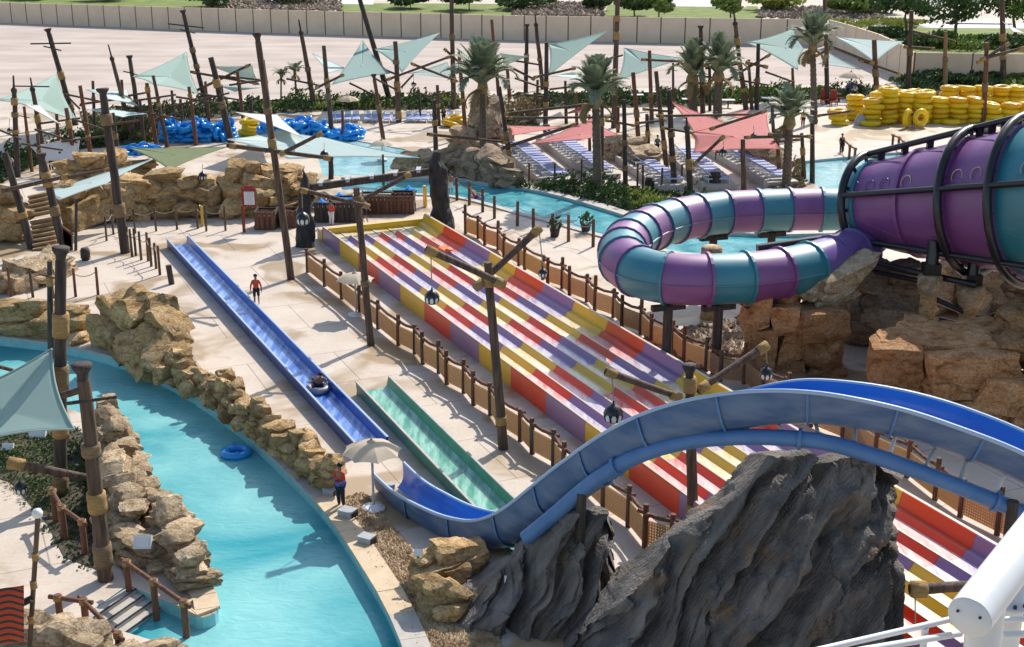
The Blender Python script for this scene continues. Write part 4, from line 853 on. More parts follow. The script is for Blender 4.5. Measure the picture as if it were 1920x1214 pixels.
p75 = mk('nearest thick mast'); spar(p75, 116, 742, 158, 730, 14, dy0=-.1, dy1=-.1, lash=False); spar(p75, 126, 757, 219, 745, 7, 'wooddark', lash=False)
p73 = mk('four rope bands'); spar(p73, -30, 680, 24, 695, 8, lash=False)
b = MB(); a, c = V(18, 868, G(0, 960).y), V(214, 905, G(0, 940).y); timber(b, [a, c], .17, .12)
lg = b.build('timber_log', M['wood'], label='peeled log rail lying across the planted bed beside the nearest mast', cat='log')
MB().lathe(a + (c - a) * .06, [(.16, -.3), (.24, -.28), (.24, .28), (.16, .3)], 8, (c - a).normalized().to_track_quat('Z', 'Y').to_matrix()).build('lashing', M['rope'], lg)
b = MB(); timber(b, [V(1708, 1106, 33), V(1830, 1098, 33.5)], .17, .15); sp = b.build('timber_spar', M['wood'], label='short spar end poking out over the slide behind the white pipe', cat='timber')
MB().lathe(V(1722, 1105, 33.05), [(.15, -.25), (.25, -.2), (.25, .2), (.15, .25)], 8, Vector((1, 0, 0)).to_track_quat('Z', 'Y').to_matrix()).build('lashing', M['rope'], sp)
MB().tube([V(1716, 1110, 33), V(1716, 1170, 33)], .02, 4).build('hanging_rope', M['thinrope'], sp)
MB().tube([V(1830, 1098, 33.5), Vector((V(1830, 1098, 33.5).x, 33.5, 0))], .16, 8).build('post', M['wood'], sp)
# ================================================================== SHADE SAILS
def sail(pts, m, label, sag=.10, cat='shade sail', n=9):
    P_ = []
    for q in pts:
        if len(q) == 3: P_.append(V(q[0], q[1], G(960, q[2]).y))
    cen = sum(P_, Vector()) / len(P_); b = MB(); k = len(P_)
    def edge(a, c, t):
        e = a.lerp(c, t); return e + (cen - e) * sag * 4 * t * (1 - t)
    rings = []
    for j in range(n + 1):
        s = j / n; row = []
        for i in range(k):
            a, c = P_[i], P_[(i + 1) % k]
            for q in range(n):
                e = edge(a, c, q / n); p = cen.lerp(e, s); p.z -= sag * .6 * (1 - s * s) * .5; row.append(p)
        row.append(row[0]); rings.append(row)
    b.loft(rings); top = b.build('shade_sail', M[m], label=label, cat=cat, group='tensioned shade sails')
    md = top.modifiers.new('thickness', 'SOLIDIFY'); md.thickness = .015
    hem = MB()
    for i in range(k): hem.tube([edge(P_[i], P_[(i + 1) % k], q / 8) for q in range(9)], .035, 5)
    hem.build('hem', M[m], top); return top
SL = [
 ([(-6,188,300),(105,140,238),(146,228,238),(45,197,310)],'sail','sage sail at the far left hanging from the tall leaning mast'),
 ([(44,195,310),(75,198,300),(113,234,318)],'sailwhite','small white sail in front of the leftmost masts'),
 ([(160,168,270),(238,169,255),(258,199,262),(196,184,290)],'sailpale','pale mint awning between masts left of the blue rings'),
 ([(160,205,290),(190,203,280),(276,214,280),(230,220,290)],'sailpale','thin pale sail just below the mint awning at left'),
 ([(249,144,270),(350,98,222),(372,176,225),(288,159,268)],'sail','sage sail hanging from the tallest leaning mast'),
 ([(397,125,215),(473,124,220),(487,160,215)],'sailpale','pale sail behind the stout leaning mast'),
 ([(405,160,218),(440,172,222),(487,165,215)],'sailpale','small low pale sail under the crossed spars at upper left'),
 ([(243,278,330),(425,276,330),(318,318,370)],'sailgreen','olive green triangular sail in front of the blue rings'),
 ([(57,368,430),(205,322,420),(286,299,410),(196,346,440),(112,375,450)],'sailpale','long pale mint sail stretched before the tan boulders at left'),
 ([(442,211,300),(520,216,262),(568,258,330)],'sailwhite','thin white sail crossing the very long leaning mast'),
 ([(426,262,330),(520,244,300),(607,258,320),(786,296,345),(540,298,340)],'sailpale','broad pale mint sail over the splash pool'),
 ([(585,100,200),(652,130,205),(616,137,215)],'sailpale','small pale sail behind the right end of the blue rings'),
 ([(680,76,190),(731,138,215),(622,159,225)],'sail','sage triangle sail hanging from the mast at top centre left'),
 ([(703,93,200),(824,62,190),(754,136,222)],'sail','sage sail right of the triangle with its point toward the sand'),
 ([(766,138,220),(838,117,200),(857,150,200)],'sailpale','pale sail between masts left of the bushy palm'),
 ([(856,90,205),(906,125,215),(878,134,215)],'sail','narrow sage sail half hidden by the bushy palm'),
 ([(938,100,200),(990,106,190),(945,124,195)],'sailpale','pale sail scrap behind the dark capped mast'),
 ([(1029,84,215),(1138,59,190),(1028,143,225)],'sail','large sage sail stretching right from the dark mast at top centre'),
 ([(1033,143,225),(1086,134,200),(1092,149,210)],'sailpale','small pale sail below the large sage sail at top centre'),
 ([(1170,90,200),(1284,110,195),(1158,152,215)],'sail','sage sail behind the red brown mast with the long crossbar'),
 ([(1399,80,200),(1487,54,175),(1507,92,180),(1496,132,200)],'sail','big sage sail left of the highest palm'),
 ([(1566,69,175),(1694,78,172),(1640,117,186)],'sailpale','white triangular sail above the yellow rings'),
 ([(1535,120,185),(1556,101,180),(1614,131,190)],'sailpale','small white sail below the white triangular one'),
 ([(1880,41,165),(1925,64,170),(1900,60,175)],'sailwhite','white sail tip at the top right edge'),
 ([(952,236,285),(1066,238,270),(960,254,300)],'sailpink','long flat pink sail left of the tall palm'),
 ([(993,271,330),(1111,222,300),(1160,254,320),(1090,262,330)],'sailpink','peaked pink sail behind the trunk of the tall palm'),
 ([(1260,192,330),(1375,236,300),(1302,250,340)],'sailpink','pink sail with the highest point right of the tall palm'),
 ([(1294,249,345),(1438,210,300),(1462,280,345),(1299,287,355)],'sailpink','widest pink sail in front of the short palm'),
 ([(1362,216,270),(1406,206,255),(1392,224,270)],'sailpink','small pink sail behind the widest pink one'),
 ([(1060,214,270),(1112,190,250),(1108,208,265)],'sailred','red canopy beside the tall palm'),
 ([(97,654,930),(139,805,1010),(-20,822,1010),(-90,840,1000),(-70,735,960)],'sail','nearest large sage sail at the left edge over the planted island'),
]
for a in SL: sail(*a)
b = MB(); rows = []
for j in range(9):
    rows.append([V(x, y + 0, 31.6 + .10 * sin(x * .09)) for x, y in [(-30 + 75 * i / 8, 1098 + j * 13 + (8 - i) * 1.2) for i in range(9)]])
b.loft(rows); M['stripe'] = mat('striped_cloth', (.42, .05, .02), (.10, .05, .04), .85, 1)
t_ = M['stripe'].node_tree; wv = t_.nodes.new('ShaderNodeTexWave'); wv.wave_type = 'BANDS'; wv.bands_direction = 'Z'; wv.inputs['Scale'].default_value = 1.6; wv.inputs['Distortion'].default_value = .4
tc_ = [n for n in t_.nodes if n.type == 'TEX_COORD'][0]; t_.links.new(tc_.outputs['Object'], wv.inputs['Vector']); cr_ = [n for n in t_.nodes if n.type == 'VALTORGB'][0]; t_.links.new(wv.outputs['Fac'], cr_.inputs[0])
e_ = cr_.color_ramp.elements; e_[0].color = (.45, .05, .015, 1); e_[1].color = (.05, .03, .035, 1); e2 = cr_.color_ramp.elements.new(.5); e2.color = (.50, .14, .03, 1)
st_ = b.build('striped_cloth', M['stripe'], label='red and orange striped cloth hanging at the bottom left corner', cat='cloth'); st_.modifiers.new('t', 'SOLIDIFY').thickness = .02
lp_ = thing('lamp_post', 'slim dark pole with a white ball top at the bottom left corner', 'pole', Vector((V(44, 1214, 32).x, 32, 0)))
a = Vector((V(40, 1214, 32).x, 32, 0)); c = V(71, 970, 32); MB().tube([a, c], .07, 8).build('pole', M['wood'], lp_); MB().lathe(c, [(.0, -.05), (.13, .02), (.15, .12), (.1, .22), (0, .25)], 10).build('ball_top', M['glass'], lp_)
for t in (.42, .62, .78): MB().lathe(a.lerp(c, t), [(.06, -.12), (.1, -.1), (.1, .1), (.06, .12)], 8).build('rope_band', M['rope'], lp_)
MB().tube([a.lerp(c, .5) + Vector((-.9, -.1, -.2)), a.lerp(c, .55) + Vector((0, -.1, 0))], .1, 6).build('crosspiece', M['wooddark'], lp_)
# ================================================================== UMBRELLAS
def umbrella(tx, ty, bx, by, rpx, label, sides=8):
    base = G(bx, by); base.z = 0; top = V(tx, ty, base.y); r = rpx * mpp(base); root = thing('umbrella', label, 'umbrella', base)
    MB().tube([base, (base.x, base.y, top.z)], .045, 8).build('pole', M['grey'], root)
    MB().lathe(base, [(0, .1), (.42, .1), (.45, .0), (.2, .16), (.06, .2)], 12).build('foot', M['white'], root)
    zt_ = top.z; h = r * .48
    ribs = [Vector((base.x + r * cos(2 * pi * k / sides + .3), base.y + r * sin(2 * pi * k / sides + .3), zt_ - h)) for k in range(sides)]
    ap = Vector((base.x, base.y, zt_ - .12))
    for k in range(sides):
        a, c = ribs[k], ribs[(k + 1) % sides]; b = MB(); n = 5; rows = []
        for j in range(n + 1):
            s = max(.1, j / n); row = []
            for i in range(n + 1):
                e = a.lerp(c, i / n); e = e + (ap - e) * .05 * 4 * (i / n) * (1 - i / n); p = ap.lerp(e, s); p.z += .10 * r * sin(pi * s) ; row.append(p)
            rows.append(row)
        b.loft(rows); pn = b.build('canopy_panel', M['canvas'], root)
        MB().tube([ap, ribs[k]], .02, 4).build('rib', M['grey'], pn)
    MB().lathe((base.x, base.y, zt_ - .2), [(r * .26, -.05), (r * .2, .05), (r * .05, .16), (.02, .28), (0, .3)], sides).build('vent_cap', M['canvas'], root)
umbrella(688, 822, 701, 955, 56, 'beige umbrella standing by the river beside the lifeguard')
umbrella(655, 508, 668, 592, 36, 'small beige umbrella behind the mast by the deck fence')
umbrella(717, 260, 717, 300, 24, 'pale umbrella on the splash pool deck')
umbrella(1592, 133, 1594, 168, 24, 'beige umbrella behind the left end of the yellow rings')
umbrella(656, 178, 653, 200, 22, 'low pale umbrella in the planting behind the blue loungers')
# ================================================================== FENCES
def fence(label, pts, h, panel=True, rail=True, rope=False, r=.105, tall=None, zz=True, name='timber_fence'):
    ps = [G(x, y) for x, y in pts]; root = thing(name, label, 'fence', ps[0])
    for i, p in enumerate(ps):
        hh = h * U(1.02, 1.2) + (tall if tall and i % 3 == 0 else 0); b = MB(); b.tube([p - Vector((0, 0, .05)), p + Vector((U(-.03, .03), 0, hh))], [r * 1.05, r * .92], 8); b.build('post', M['woodred' if R() < .4 else 'wood'], root)
    for a, c in zip(ps, ps[1:]):
        if (c - a).length > 4.5: continue
        t = (c - a).normalized(); up = Vector((0, 0, h))
        if rail:
            b = MB(); b.tube([a + up * .97 - t * .3, a.lerp(c, .5) + up * .90, c + up * .97 + t * .3], r * .7, 7); b.build('rail', M['woodred'], root)
        if rope:
            b = MB(); b.tube([a.lerp(c, s) + up * (.9 - .35 * 4 * s * (1 - s) * .4) for s in (0, .25, .5, .75, 1)], .025, 5); b.build('rope', M['thinrope'], root)
        if panel:
            b = MB(); L = (c - a).length; n = max(6, int(L / .105)); z0, z1 = .16, h * .74
            for k in range(n + 1):
                q = a.lerp(c, .04 + .92 * k / n); b.bar(q + Vector((0, 0, z0)), q + Vector((0, 0, z1)), .07, .018, up=Vector((-t.y, t.x, 0)))
            for k in range(9):
                z = z0 + (z1 - z0) * k / 8; b.bar(a.lerp(c, .04) + Vector((0, 0, z)), c.lerp(a, .04) + Vector((0, 0, z)), .03, .075)
            b.build('woven_panel', M['mesh'], root)
    return root
LFENCE = [(577, 511), (609, 537), (641, 561), (675, 590), (709, 617), (747, 648), (778, 663), (793, 683), (823, 700), (838, 721), (870, 737), (888, 760), (920, 778), (934, 800), (976, 827), (998, 851), (1038, 873), (1056, 900), (1095, 922), (1131, 957), (1178, 988), (1209, 1027), (1258, 1042), (1290, 1080)]
fence('zigzag timber fence with woven panels on the left side of the racing slide', LFENCE, 1.35)
RFENCE = [(873, 438), (897, 447), (909, 460), (934, 468), (945, 484), (973, 498), (984, 506), (1018, 524), (1027, 532), (1054, 541), (1068, 554), (1100, 566), (1115, 583), (1150, 595), (1166, 613), (1201, 627), (1221, 647), (1260, 661), (1282, 681), (1324, 696), (1350, 715), (1395, 720), (1430, 748), (1475, 768), (1520, 800), (1580, 825), (1640, 868), (1700, 895), (1753, 937), (1800, 969), (1869, 1003), (1930, 1030), (1990, 1075)]
fence('timber fence with woven panels on the right side of the racing slide', RFENCE, 1.4, tall=.35)
fence('short posts with rope along the near bank of the upper river', [(838, 372), (857, 376), (880, 385), (905, 398), (927, 410), (970, 424), (1000, 434), (1035, 445), (1066, 453), (1112, 463)], 1.5, panel=False, rail=False, rope=True, name='rope_fence')
fence('zigzag posts with panels at the base of the thick grey mast', [(241, 474), (248, 482), (255, 480), (265, 488), (278, 490), (284, 500), (293, 504), (300, 516)], 1.5, panel=False, rail=False, rope=True, r=.08)
fence('row of short posts with rope in front of the big tan rock face', [(200, 452), (213, 440), (226, 435), (254, 438), (293, 434), (332, 431), (371, 429), (387, 434), (423, 433), (457, 435)], 1.5, panel=False, rail=False, rope=True, name='rope_fence', r=.07)
fence('row of short posts with rope on the deck at left edge', [(-30, 554), (21, 556), (62, 558), (100, 560), (142, 557), (184, 553)], 1.45, panel=False, rail=False, rope=True, name='rope_fence', r=.08)
fence('posts with rope in front of the lounger terraces', [(955, 345), (992, 348), (1040, 347), (1090, 345), (1130, 345), (1195, 352), (1205, 356), (1240, 357), (1278, 350)], 1.6, panel=False, rail=False, rope=True, name='rope_fence', r=.08)
def handrail(label, pts, h=1.0, zs=None):
    ps = [G(x, y) for x, y in pts]; 
    for p, z in zip(ps, zs or [0] * 9): p.z = z
    root = thing('handrail', label, 'handrail', Vector((ps[0].x, ps[0].y, 0)))
    for p in ps: MB().tube([p - Vector((0, 0, .15 if p.z >= 0 else .6)), p + Vector((0, 0, h))], .11, 9).build('post', M['woodred'], root)
    for a, c in zip(ps, ps[1:]):
        t = (c - a).normalized(); MB().tube([a + Vector((0, 0, h - .1)) - t * .3, c + Vector((0, 0, h - .1)) + t * .3], .075, 8).build('rail', M['woodred'], root)
    for p in ps: MB().lathe(p + Vector((0, 0, h - .2)), [(.1, 0), (.15, .02), (.15, .16), (.1, .18)], 8).build('lashing', M['rope'], root)
handrail('timber handrail with three posts on the right of the entry steps', [(242, 1106), (292, 1140), (348, 1172)], 1.05, [0, -.05, -.2])
handrail('timber handrail with two posts on the left of the entry steps', [(114, 1168), (162, 1175), (225, 1228)], .95, [0, 0, -.2])
handrail('timber handrail at the edge of the side pool by the person in dark clothes', [(1580, 284), (1592, 296), (1602, 302)], 1.1)
handrail('timber handrail at the side pool nearest the funnel', [(1673, 276), (1684, 280), (1692, 288)], 1.1)
handrail('rope handrail posts in the planted bed by the nearest mast', [(105, 980), (122, 1012), (160, 1040)], 1.3)
# ================================================================== SWIM RINGS
def ringmesh(name, R_, r, m, sz=1.0):
    b = MB().torus((0, 0, 0), R_, r, 18, 8, sz=sz)
    for a in (0.4, 3.5): b.tube([Vector(((R_ + r * .2) * cos(a + d), (R_ + r * .2) * sin(a + d), r * sz * 1.0 + e)) for d, e in ((-.16, -.02), (-.1, .06), (.1, .06), (.16, -.02))], .025, 4)
    return b.mesh(name, m)
RB = ringmesh('swim_ring', .47, .20, M['ringblue']); RY = [ringmesh('swim_ring', .68, .31, M['ringyellow'], .84), ringmesh('swim_ring', .68, .31, M['ringyellow2'], .84)]; RY.append(ringmesh('swim_ring', .61, .28, M['ringyellow'], .95))
def ring(me, p, label, group, tilt=.0, rz=None, M3=None):
    Mx = Matrix.Translation(p) @ rotz(U(0, 6.28) if rz is None else rz) @ Matrix.Rotation(tilt, 4, 'X')
    o = inst('swim_ring', me, None, Mx); return tag(o, label, 'swim ring', group)
random.seed(101)
heaps = [('blue ring in the low left part of the blue heap', [(222, 290), (298, 288)], 8, 2, 1, 1), ('blue ring in the tall middle part of the blue heap', [(306, 268), (432, 264)], 11, 2, 2, 4), ('blue ring in the tall right part of the blue heap', [(492, 266), (612, 262)], 11, 2, 3, 4), ('blue ring in the low pile at the right end of the blue heap', [(612, 264), (676, 260)], 6, 2, 1, 2)]
for lab, ((x0, y0), (x1, y1)), n, rows, lo, hi in heaps:
    for i in range(n):
        for j in range(rows):
            p = G(x0 + (x1 - x0) * (i + U(.2, .8)) / n, y0 + (y1 - y0) * i / n); p.y += j * 1.2 + U(-.2, .2); k = int(U(lo, hi + .99)); z = .16
            for q in range(k):
                ti = U(-.5, .5) if R() < .7 else U(.9, 1.5)
                ring(RB, p + Vector((U(-.28, .28), U(-.28, .28), z)), lab, lab.replace('ring in', 'rings of'), ti); z += U(.36, .5)
ys = [(1572, 234, 3, 0), (1603, 226, 5, 1), (1634, 233, 5, 0), (1664, 231, 7, 0), (1694, 229, 6, 0), (1700, 218, 5, 2), (1728, 231, 6, 0), (1742, 219, 5, 2), (1760, 230, 5, 0), (1780, 219, 6, 2), (1792, 230, 5, 0), (1812, 219, 6, 2), (1824, 230, 5, 0), (1845, 219, 6, 2), (1858, 231, 4, 0), (1878, 219, 6, 2), (1890, 231, 4, 0), (1908, 219, 6, 2), (1920, 230, 4, 0), (1618, 221, 3, 2), (1650, 220, 5, 2), (1722, 218, 5, 3)]
ordn = ['first', 'second', 'third', 'fourth', 'fifth', 'sixth', 'seventh', 'eighth', 'ninth', 'tenth', 'eleventh', 'twelfth', 'thirteenth', 'fourteenth', 'fifteenth', 'sixteenth', 'seventeenth', 'eighteenth', 'nineteenth', 'twentieth', 'twenty first', 'twenty second']
for s, (x, y, n, row) in enumerate(ys):
    p0 = G(x, y); p0.y += row * .4; z = .22; lab = '%s ring up from the ground in the %s yellow stack from the left'
    for q in range(n):
        if p0.x > G(1935, 222).x: break
        ring(random.choice(RY), p0 + Vector((U(-.17, .17), U(-.17, .17), z)), lab % (ordn[q], ordn[s]), 'yellow swim rings in stacks', U(-.15, .15)); z += .49
for x, y, lab in ((1632, 236, 'single yellow ring lying flat before the tall yellow stacks'), (1782, 233, 'wide yellow ring lying flat at the foot of the yellow row'), (1740, 228, 'yellow ring leaning against the stacks behind the person carrying rings')):
    ring(RY[0], G(x, y) + Vector((0, 0, .25)), lab, None, .5 if 'leaning' in lab else 0)
ring(RB, G(478, 252) + Vector((0, 0, .3)), 'blue ring between the two tall blue piles', None, .6)
for x, y, z in ((466, 254, .25), (474, 254, .7), (470, 252, 1.2)): ring(RY[0], G(x, y) + Vector((0, 0, z)), 'yellow ring stacked in the gap of the blue heap', 'yellow rings in the gap of the blue heap', .1)
for x, y, z in ((846, 238, .25), (858, 236, .3), (850, 236, .7)): ring(RY[1], G(x, y) + Vector((0, 0, z)), 'orange yellow ring piled left of the bushy palm', 'orange yellow rings left of the bushy palm', .3)
bigblue = ringmesh('swim_ring', .45, .19, M['ringblue'], .8)
ring(bigblue, G(443, 851, -.38) + Vector((0, 0, .06)), 'blue ring floating alone on the near river', None, 0)
ring(RB, G(893, 372, -.1) + Vector((0, 0, .05)), 'bright blue ring floating on the upper river with a rider', None, 0)
# ================================================================== LOUNGERS
def lounger_proto():
    root = thing('sun_lounger', 'x', 'sun lounger', (0, 0, 0)); b = MB()
    for sx in (-.32, .32): b.bar((sx, -.95, .32), (sx, .95, .32), .05, .06)
    for y in (-.95, .95, .3): b.bar((-.32, y, .32), (.32, y, .32), .05, .05)
    b.build('frame', M['white'], root)
    for sx in (-.3, .3):
        for y in (-.8, .75): MB().bar((sx, y, 0), (sx, y, .32), .05, .05, up=Vector((0, 1, 0))).build('leg', M['white'], root)
    MB().bar((0, -.93, .37), (0, .3, .37), .58, .05).build('seat_sling', M['sling'], root)
    MB().bar((0, .3, .37), (0, .98, .82), .58, .05).build('backrest', M['sling'], root)
    MB().bar((0, .58, .59), (0, .86, .78), .5, .07).build('head_towel', M['towel'], root)
    return root
LP0 = lounger_proto(); first = [True]; ordl = ordn + ['twentieth'] * 20
def place_lounger(p, rz, label, group):
    o = LP0 if first[0] else dup(LP0); first[0] = False; o.location = p; o.rotation_euler = (0, 0, rz); o['label'] = label; o['group'] = group
    return o
random.seed(55)
bx = [622, 636, 652, 668, 690, 704, 726, 742, 768, 782, 796, 812, 845, 860]
for i, x in enumerate(bx): place_lounger(G(x, 228), U(-.06, .06) + .1, 'blue sun lounger, %s from the left in the back row before the planting' % ordl[i], 'back row of blue loungers')
rows = [('leftmost lounger terrace', (968, 283), (1040, 342), 8), ('second lounger terrace behind the tall palm', (1040, 268), (1128, 332), 9), ('third lounger terrace right of the tall palm', (1192, 308), (1256, 352), 6), ('fourth lounger terrace under the pink sail', (1280, 296), (1345, 352), 8), ('rightmost lounger terrace beside the short palm', (1340, 280), (1458, 346), 10)]
for lab, a, c, n in rows:
    A3, C3_ = G(*a), G(*c); t = (C3_ - A3).normalized(); ang = atan2(t.y, t.x); nn = Vector((t.y, -t.x, 0)) * -1
    wl = MB(); wl.bar(A3 - nn * 1.35 - t * 1 + Vector((0, 0, .28)), C3_ - nn * 1.35 + t * 1 + Vector((0, 0, .28)), .25, .62); wl.bar(A3 - nn * .0 - t + Vector((0, 0, .2)), C3_ + t + Vector((0, 0, .2)), 2.5, .4)
    wl.build('terrace', M['coping'], label='low pale terrace carrying the ' + lab.replace('lounger terrace', 'lounger row'), cat='terrace')
    m_ = max(n, int((C3_ - A3).length / .95))
    for i in range(m_):
        p = A3.lerp(C3_, i / (m_ - 1)); p.z = .40; place_lounger(p, ang + U(-.05, .05) + .0 + pi, 'blue sun lounger, %s from the far end, %s' % (ordl[i], lab), lab)
# ================================================================== PALMS, SHRUBS, TREES
def frond_mesh(L, droop, m, seed):
    random.seed(seed); b = MB(); pts = []; n = 9
    for i in range(n + 1):
        t = i / n; a = droop * t * t; pts.append(Vector((L * t * cos(a * .6), 0, L * t * (.35 - a * .55))))
    b.tube(pts, [.05 * (1 - .8 * i / n) for i in range(n + 1)], 4)
    for i in range(1, n * 4):
        t = i / (n * 4); k = min(int(t * n), n - 1); p = pts[k].lerp(pts[k + 1], t * n - k); d = (pts[k + 1] - pts[k]).normalized()
        ll = L * .30 * sin(pi * (.15 + .8 * t)) ** .7
        for sg in (-1, 1):
            s = Vector((0, sg, 0)); e = p + (s * .75 + d * .7 + Vector((0, 0, .25 - .3 * t + U(-.1, .1)))).normalized() * ll; wv_ = d * .035
            b.add([p - wv_, p + wv_, e], [(0, 1, 2)])
    return b.mesh('frond', m)
FR = [frond_mesh(1, d, M['palm'], i) for i, d in enumerate((.3, .7, 1.1, 1.6))]; FRD = [frond_mesh(1, .9, M['palmdry'], 9)]
def palm(cx, cy, bx_, by_, tw, L, label, nf=30, seed=1, up=.5):
    random.seed(seed); base = G(bx_, by_); base.z = 0; top = V(cx, cy, base.y); r = tw / 2 * mpp(base); root = thing('palm_tree', label, 'palm tree', base); Lm = L * mpp(base)
    b = MB(); n = 16; prof = []
    q = (top - base)
    for i in range(n * 2 + 1):
        t = i / (n * 2); prof.append((base + q * t, r * (1.15 - .25 * t) * (1.10 if i % 2 else .94)))
    b.tube([p for p, _ in prof], [x for _, x in prof], 10); b.build('trunk', M['bark'], root)
    MB().lathe(top, [(r * .9, -.5), (r * 1.6, -.1), (r * 1.3, .4), (r * .3, .8), (0, .9)], 8).build('crown_boot', M['palmdry'], root)
    for i in range(nf):
        a = i * 2.4 + U(-.2, .2); e = i / nf; pitch = (.28 + up * 1.15 * (1 - e)) + U(-.12, .12); me = FR[min(3, int(e * (3.2 if up < .7 else 2.3)))]
        Mx = Matrix.Translation(top + Vector((0, 0, .3))) @ rotz(a) @ Matrix.Rotation(-pitch, 4, 'Y') @ Matrix.Scale(Lm * U(.85, 1.1), 4); inst('frond', me, root, Mx)
    for i in range(4):
        Mx = Matrix.Translation(top) @ rotz(U(0, 6.3)) @ Matrix.Rotation(.75, 4, 'Y') @ Matrix.Scale(Lm * .7, 4); inst('dry_frond', FRD[0], root, Mx)
palm(905, 165, 906, 298, 13, 80, 'bushy broad palm standing on rocks left of the pink sails', 44, 2, .85)
palm(1117, 192, 1121, 366, 15, 74, 'tall palm with a thick dark trunk beside the upper river', 38, 3, .9)
palm(1298, 150, 1300, 214, 15, 66, 'left palm of the pair at upper right', 24, 4, .95)
palm(1347, 145, 1345, 218, 15, 70, 'right palm of the pair at upper right', 24, 5, .95)
palm(1524, 92, 1527, 232, 11, 60, 'highest palm at upper right between the sage and white sails', 34, 6, .8)
palm(1480, 232, 1474, 355, 15, 60, 'short palm beside the plain dark mast and the rightmost loungers', 34, 7, .85)
palm(553, 140, 556, 186, 4, 26, 'small thin palm in the planting behind the blue rings', 14, 8, .35)
palm(527, 148, 527, 188, 3, 22, 'tiny thin palm left of the small one behind the blue rings', 12, 9, .35)
def leafball(b, c, rad, n, s, flat_=1.0):
    for _ in range(n):
        d = Vector((random.gauss(0, 1), random.gauss(0, 1), random.gauss(0, 1))).normalized() * (R() ** .4); p = c + Vector((d.x * rad.x, d.y * rad.y, d.z * rad.z))
        a = Vector((random.gauss(0, 1), random.gauss(0, 1), random.gauss(0, .6))).normalized(); e = a.orthogonal().normalized(); f = a.cross(e); q = s * U(.6, 1.3)
        b.add([p - e * q, p + f * q * .5, p + e * q, p - f * q * .5], [(0, 1, 2, 3)])
def tree(bx_, by_, hpx, wpx, label, leaf='leaf', clumps=9, n=110, s=.5, seed=1, trunk=True, name='tree', cat='tree', ball=.36):
    random.seed(seed); base = G(bx_, by_); base.z = 0; k = mpp(base); h, w2 = hpx * k, wpx * k; root = thing(name, label, cat, base)
    b = MB(); t0 = .3 if trunk else .0
    if trunk:
        tb = MB(); tb.tube([base, base + Vector((U(-.1, .1) * h, 0, h * .35)), base + Vector((U(-.1, .1) * h, U(-.1, .1) * h, h * .7))], [.035 * h, .025 * h, .012 * h], 7)
        for _ in range(4): a = U(0, 6.3); tb.tube([base + Vector((0, 0, h * U(.3, .5))), base + Vector((cos(a) * w2 * .3, sin(a) * w2 * .3, h * U(.6, .8)))], [.016 * h, .006 * h], 5)
        tb.build('trunk', M['bark'], root)
    for c in range(clumps):
        a = U(0, 6.3); rr_ = w2 * .5 * sqrt(R()) * .8; z = h * U(t0 + .12, .88); f = 1 - abs(z / h - .55) * .8
        leafball(b, base + Vector((cos(a) * rr_ * f, sin(a) * rr_ * f, z)), Vector((w2 * ball * .6, w2 * ball * .6, h * ball * .45)) * U(.6, 1.1), n, s)
    b.build('crown', M[leaf], root); return root
TR_ = [ # beyond the wall
 (60, -2, 30, 110, 'dark bush row tree beyond the wall at the left corner', 'leaf'), (200, 2, 26, 90, 'low green tree beyond the wall above the leaning masts at left', 'leaflight'), (395, 14, 26, 110, 'dark round tree beyond the wall right of the crossbar mast', 'leaf'), (540, 8, 24, 130, 'wide dark tree beyond the wall left of the tall mast', 'leaf'),
 (770, 16, 26, 90, 'dark tree on the lawn behind the sage triangle sail', 'leaf'), (880, 20, 36, 100, 'tree on the lawn behind the tall mast left of the bushy palm', 'leaf'), (985, 18, 24, 110, 'broad dark tree beyond the wall above the dark capped mast', 'leaf'), (1115, 20, 22, 60, 'small dark bush tree left of the bright lawn', 'leaf'), (1190, 32, 48, 100, 'dense tree at the left end of the bright lawn', 'leaf'), (1235, 34, 42, 60, 'light green tree on the bright lawn', 'leaflight'),
 (1370, 36, 46, 70, 'slim light tree at the right end of the bright lawn', 'leaflight'), (1450, 20, 26, 120, 'wide yellow green bush beyond the wall left of the highest palm', 'leafyellow'), (1590, 30, 32, 90, 'round tree beyond the wall right of the highest palm', 'leaflight'), (1700, 60, 74, 120, 'tree behind the right corner of the white triangular sail', 'leaf'), (1790, 72, 86, 170, 'largest dark tree on the lawn at upper right', 'leaf'), (1905, 70, 92, 130, 'light green tree at the top right corner', 'leaflight'), (1650, 26, 30, 90, 'far tree above the white triangular sail', 'leaf')]
for i, (x, y, h_, w2, lab, lf) in enumerate(TR_): tree(x, y, h_, w2, lab, lf, 12, 120, .55 if y < 40 else .4, 200 + i, ball=.42)
HD = [(1600, 52, 12, 130, 'yellow flowering hedge beyond the slanting wall', 'leafyellow'), (1690, 50, 12, 140, 'clipped hedge along the pale path at upper right', 'leafyellow'), (1735, 88, 30, 110, 'large green shrubs behind the low wall left of the tan mast', 'leaf'), (1800, 92, 26, 120, 'bright green banana shrubs behind the low wall', 'leaflight'), (1880, 90, 22, 120, 'green shrubs behind the low wall at the right edge', 'leaf'), (1660, 70, 18, 90, 'green hedge behind the top of the slanting wall', 'leaf'),
 (1730, 160, 26, 120, 'dark shrubs before the low wall left of the tan mast', 'leaf'), (1830, 160, 24, 130, 'green shrubs before the low wall behind the yellow stacks', 'leaf'), (1910, 162, 22, 90, 'shrubs before the low wall at the right edge', 'leaflight')]
for i, (x, y, h_, w2, lab, lf) in enumerate(HD): tree(x, y, h_, w2, lab, lf, 10, 110, .35, 300 + i, trunk=False, name='hedge', cat='hedge', ball=.45)
